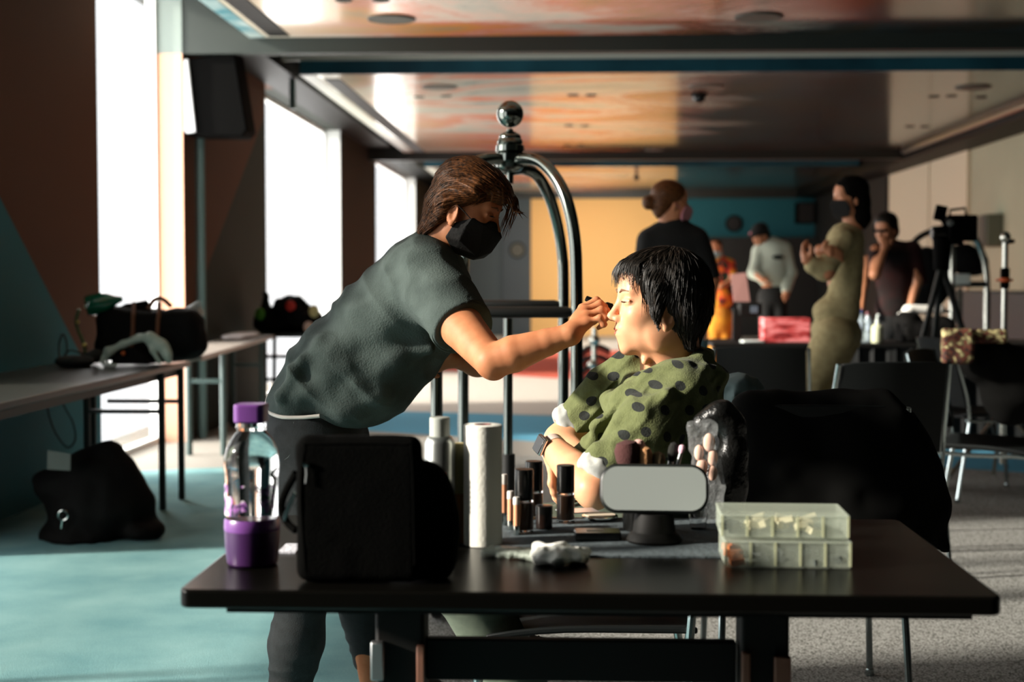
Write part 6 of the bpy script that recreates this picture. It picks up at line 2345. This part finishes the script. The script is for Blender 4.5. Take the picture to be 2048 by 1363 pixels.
for c_, r_ in (((-.014, 0, .045), (.102, .088, .084)), ((-.04, 0, -.03), (.080, .085, .10)), ((-.05, 0, -.11), (.072, .085, .08))):
    Hh.ell(f2(*c_), r_, f2.M, .02)
Hh.ell(f2(.104, 0, -.03), (.060, .12, .10), f2.M, .01, True)
Hh.build('hair', mat('black_far_hair', srgb(9, 8, 6), .9, spec=.1), .006, p2, disp=lambda X: -.003 * vnoise(X, 40, 3))
mk_ = hull([f2(c_[0] + .012, c_[1] * 1.25, c_[2]) for c_ in ((.10, 0, -.012), (.116, 0, -.04), (.105, 0, -.08), (.075, 0, -.12), (.05, .058, -.018), (.05, -.058, -.018), (.025, .066, -.06), (.025, -.066, -.06), (.03, .055, -.11), (.03, -.055, -.11))], 'face_mask', m_mask, p2)
Sh = SDF()
fell(Sh, 1692, 520, Y, 34, 42, 74, 0)
fell(Sh, 1688, 590, Y, 33, 42, 62, 0)
fell(Sh, 1672, 625, Y, 46, 44, 36, 0)
fell(Sh, 1690, 478, Y, 36, 44, 30)
fchain(Sh, [(1684, 478, -.12), (1652, 540, -.20), (1626, 530, -.21)], [24, 19, 16], Y)
fchain(Sh, [(1692, 478, .12), (1662, 535, .18), (1648, 512, -.05)], [22, 18, 14], Y)
Sh.build('knit_top', m_cream, .010, p2, disp=lambda X: -.008 * vnoise(X, 9, 3) - .003 * vnoise(X, 25, 2))
Je = SDF()
fell(Je, 1672, 660, Y, 48, 44, 38)
fchain(Je, [(1668, 672, -.08), (1616, 775, -.1), (1650, 935, -.05)], [42, 25, 22], Y)
fchain(Je, [(1685, 672, .1), (1642, 775, .1), (1680, 935, .1)], [40, 24, 22], Y)
Je.build('knit_trousers', m_cream, .010, p2, disp=lambda X: -.006 * vnoise(X, 10, 3))
a, b = P(1650, 0, Y), P(1680, 0, Y)
feet(p2, [(a.x, Y - .05), (b.x, Y + .1)], m_shoe, -1, .1)

# ---- 3: white hoodie, black cap, looking down
Y = 14.8
f3 = Frame(q(1521, 470, Y), (-.75, -.55, -.45), sc=1.0)
B = SDF()
head(B, f3, q(1535, 495, Y), detail=False)
fell(B, 1540, 540, Y, 22, 18, 45)
fchain(B, [(1572, 500, 0), (1585, 550, 0), (1572, 585, -.1)], [8, 7, 6], Y)
fchain(B, [(1515, 505, 0), (1508, 545, -.1), (1525, 560, -.25)], [8, 7, 5], Y)
fell(B, 1572, 592, Y - .1, 5, 4, 8)
hand(B, q(1525, 560, Y - .25), [q(1532 + i, 560 + i, Y - .26 - i * .012) for i in range(4)], [q(1538 + i, 561 + i, Y - .26 - i * .012) for i in range(4)], [q(1542 + i, 563 + i, Y - .26 - i * .012) for i in range(4)], [q(1545 + i, 565 + i, Y - .26 - i * .012) for i in range(4)], [q(1530, 556, Y - .25), q(1534, 554, Y - .25), q(1538, 554, Y - .25)])
hand(B, q(1572, 585, Y - .1), [q(1570, 592, Y - .1 + i * .015) for i in range(4)], [q(1569, 598, Y - .1 + i * .015) for i in range(4)], [q(1569, 602, Y - .1 + i * .015) for i in range(4)], [q(1570, 605, Y - .1 + i * .015) for i in range(4)], [q(1567, 590, Y - .12), q(1565, 594, Y - .12), q(1564, 597, Y - .12)])
fchain(B, [(1535, 620, 0), (1535, 780, 0)], [12, 6], Y)
fchain(B, [(1555, 620, 0), (1558, 780, 0)], [12, 6], Y)
p3 = B.build('person', m_skin_far, .012, loc=(q(1545, 600, Y)[0], Y, 0))
tag(p3, 'person in white hoodie and black cap looking down in the back of the hall', 'person')
Hh = SDF()
Hh.ell(f3(-.012, 0, .050), (.100, .085, .078), f3.M, .01)
Hh.ell(f3(.095, 0, .040), (.060, .070, .012), f3.M, .02)
Hh.ell(f3(-.04, 0, -.02), (.07, .078, .06), f3.M, .02)
Hh.build('cap', mat('black_cap_cloth', srgb(16, 14, 12), .9), .009, p3)
MB().ball(f3(.075, -.045, .055), .02, 10, 8).build('cap_badge', mat('pink_badge', srgb(200, 120, 130), .6), p3)
Sh = SDF()
fell(Sh, 1542, 530, Y, 33, 22, 48)
fell(Sh, 1545, 500, Y, 34, 22, 22)
fchain(Sh, [(1570, 498, 0), (1582, 545, .02), (1574, 578, -.08)], [14, 12, 9], Y)
fchain(Sh, [(1518, 500, 0), (1508, 545, -.08), (1524, 558, -.2)], [14, 11, 8], Y)
fchain(Sh, [(1525, 492, 0), (1545, 486, .05), (1560, 492, 0)], [9, 10, 9], Y)
Sh.build('hoodie', mat('white_sweat_cloth', srgb(206, 216, 198), .9), .014, p3, disp=lambda X: -.016 * vnoise(X, 7, 3))
MB().ball(P(1556, 514, Y - .125), (.06, .02, .022), 12, 8).build('dark_patch', m_spk, p3)
Je = SDF()
fell(Je, 1545, 595, Y, 30, 20, 28)
fchain(Je, [(1533, 610, 0), (1534, 770, 0)], [17, 11], Y)
fchain(Je, [(1558, 610, 0), (1558, 770, 0)], [17, 11], Y)
Je.build('trousers', mat('black_trouser_cloth', srgb(14, 14, 13), .9), .014, p3)
a, b = P(1534, 0, Y), P(1558, 0, Y)
feet(p3, [(a.x, Y), (b.x, Y)], m_shoe, -.7, -.6)

# ---- 4: patterned orange and yellow clothes, pale blue mask
Y = 16.5
f4 = Frame(q(1431, 499, Y), (-.15, -.98, -.1), sc=1.0)
B = SDF()
head(B, f4, q(1435, 525, Y), detail=False)
fell(B, 1438, 560, Y, 18, 14, 36)
fchain(B, [(1458, 528, 0), (1464, 560, -.1), (1445, 572, -.22)], [8, 6, 5], Y)
fchain(B, [(1418, 528, 0), (1412, 560, -.1), (1430, 575, -.22)], [8, 6, 5], Y)
fell(B, 1440, 574, Y - .24, 7, 5, 5)
fchain(B, [(1430, 620, 0), (1428, 745, 0)], [9, 5], Y)
fchain(B, [(1448, 620, 0), (1450, 745, 0)], [9, 5], Y)
p4 = B.build('person', m_skin_far, .012, loc=(q(1440, 600, Y)[0], Y, 0))
tag(p4, 'person in red and yellow patterned clothes and pale blue mask at the back', 'person')
Hh = SDF()
Hh.ell(f4(-.03, 0, .05), (.085, .085, .075), f4.M, .01)
Hh.build('hair', m_hair_black, .010, p4)
mk_ = hull([f4(c_[0] + .010, c_[1] * 1.2, c_[2]) for c_ in ((.10, 0, -.012), (.118, 0, -.045), (.105, 0, -.09), (.07, 0, -.12), (.05, .055, -.02), (.05, -.055, -.02), (.03, .06, -.08), (.03, -.06, -.08))], 'face_mask', mat('pale_blue_mask', srgb(176, 214, 220), .7), p4)
m_pat = mat('patterned_cloth', rough=.85)
t = NT(m_pat)
tc = t.n('TexCoord'); n_ = t.n('TexNoise', i_Scale=6.0, i_Detail=2.0, i_Distortion=1.0); t.l(tc.outputs['Object'], n_.inputs['Vector'])
t.l(t.ramp(n_.outputs['Fac'], [(.36, srgb(40, 60, 46)), (.43, srgb(214, 64, 52)), (.5, srgb(232, 120, 40)), (.57, srgb(226, 180, 44)), (.66, srgb(222, 90, 60))], 'CONSTANT'), t.b.inputs['Base Color'])
Sh = SDF()
fell(Sh, 1438, 548, Y, 27, 18, 38)
fell(Sh, 1438, 530, Y, 30, 18, 16)
fell(Sh, 1440, 592, Y, 28, 20, 30)
fchain(Sh, [(1460, 528, 0), (1466, 558, -.08)], [11, 9], Y)
fchain(Sh, [(1416, 528, 0), (1412, 558, -.08)], [11, 9], Y)
Sh.build('patterned_top', m_pat, .014, p4)
Je = SDF()
fell(Je, 1440, 640, Y, 26, 18, 34)
fchain(Je, [(1430, 650, 0), (1426, 738, 0)], [13, 9], Y)
fchain(Je, [(1450, 650, 0), (1452, 738, 0)], [13, 9], Y)
Je.build('yellow_trousers', mat('yellow_cloth', srgb(222, 160, 40), .85, col2=srgb(176, 110, 30), nscale=6), .014, p4)
a, b = P(1426, 0, Y), P(1452, 0, Y)
feet(p4, [(a.x, Y), (b.x, Y)], m_shoe, -.2, -1)

# ---- 5: dark red shirt, hand at the mouth
Y = 11.0
f5 = Frame(q(1772, 458, Y), (-.62, -.75, -.18), sc=1.0)
B = SDF()
head(B, f5, q(1782, 492, Y), detail=False)
fell(B, 1785, 560, Y, 26, 22, 50)
sh_, el_, wr_ = q(1752, 500, Y - .15), q(1750, 548, Y - .36), q(1768, 500, Y - .28)
B.chain([sh_, el_, wr_], [.045, .040, .028], .02)
hand(B, wr_, [q(1764 + i * 4, 488, Y - .28) for i in range(4)], [q(1763 + i * 4, 479, Y - .27) for i in range(4)], [q(1765 + i * 4, 474, Y - .25) for i in range(4)], [q(1768 + i * 3, 472, Y - .22) for i in range(4)], [q(1778, 494, Y - .26), q(1783, 486, Y - .24), q(1783, 479, Y - .22)])
fchain(B, [(1820, 500, 0), (1835, 560, -.05), (1822, 610, -.1)], [12, 10, 8], Y)
fchain(B, [(1735, 520, .1), (1727, 570, 0), (1722, 622, -.1)], [10, 9, 7], Y)
fchain(B, [(1772, 640, 0), (1772, 850, 0)], [14, 8], Y)
fchain(B, [(1798, 640, 0), (1800, 850, 0)], [14, 8], Y)
p5 = B.build('person', m_skin_far, .010, loc=(q(1785, 600, Y)[0], Y, 0))
tag(p5, 'person in dark red shirt with one hand raised to the mouth, behind the desk', 'person')
Hh = SDF()
Hh.ell(f5(-.014, 0, .050), (.102, .088, .084), f5.M, .02)
Hh.ell(f5(-.05, 0, -.02), (.065, .080, .08), f5.M, .02)
Hh.ell(f5(.09, 0, -.03), (.062, .12, .088), f5.M, .01, True)
Hh.build('hair', m_hair_black, .008, p5)
MB().tube([f5(.094, .05, .002), f5(.104, .0, .004), f5(.094, -.05, .002)], .012, 8).build('dark_glasses', m_blk, p5)
Sh = SDF()
fell(Sh, 1790, 555, Y, 40, 26, 62)
fell(Sh, 1788, 508, Y, 44, 26, 26)
fell(Sh, 1790, 610, Y, 40, 28, 40)
fchain(Sh, [(1824, 500, 0), (1838, 560, -.02)], [18, 15], Y)
fchain(Sh, [(1752, 500, -.12), (1750, 530, -.26)], [16, 13], Y)
Sh.build('dark_red_shirt', mat('dark_red_cloth', srgb(54, 12, 8), .9, col2=srgb(16, 9, 6), nscale=3.5), .012, p5, disp=lambda X: -.012 * vnoise(X, 7, 3))
Je = SDF()
fell(Je, 1788, 645, Y, 36, 26, 36)
fchain(Je, [(1772, 660, 0), (1772, 845, 0)], [19, 13], Y)
fchain(Je, [(1802, 660, 0), (1800, 845, 0)], [19, 13], Y)
Je.build('trousers', mat('black_trouser_cloth', (1, 1, 1)), .012, p5)
a, b = P(1772, 0, Y), P(1800, 0, Y)
feet(p5, [(a.x, Y), (b.x, Y)], m_shoe, -.5, -.8)
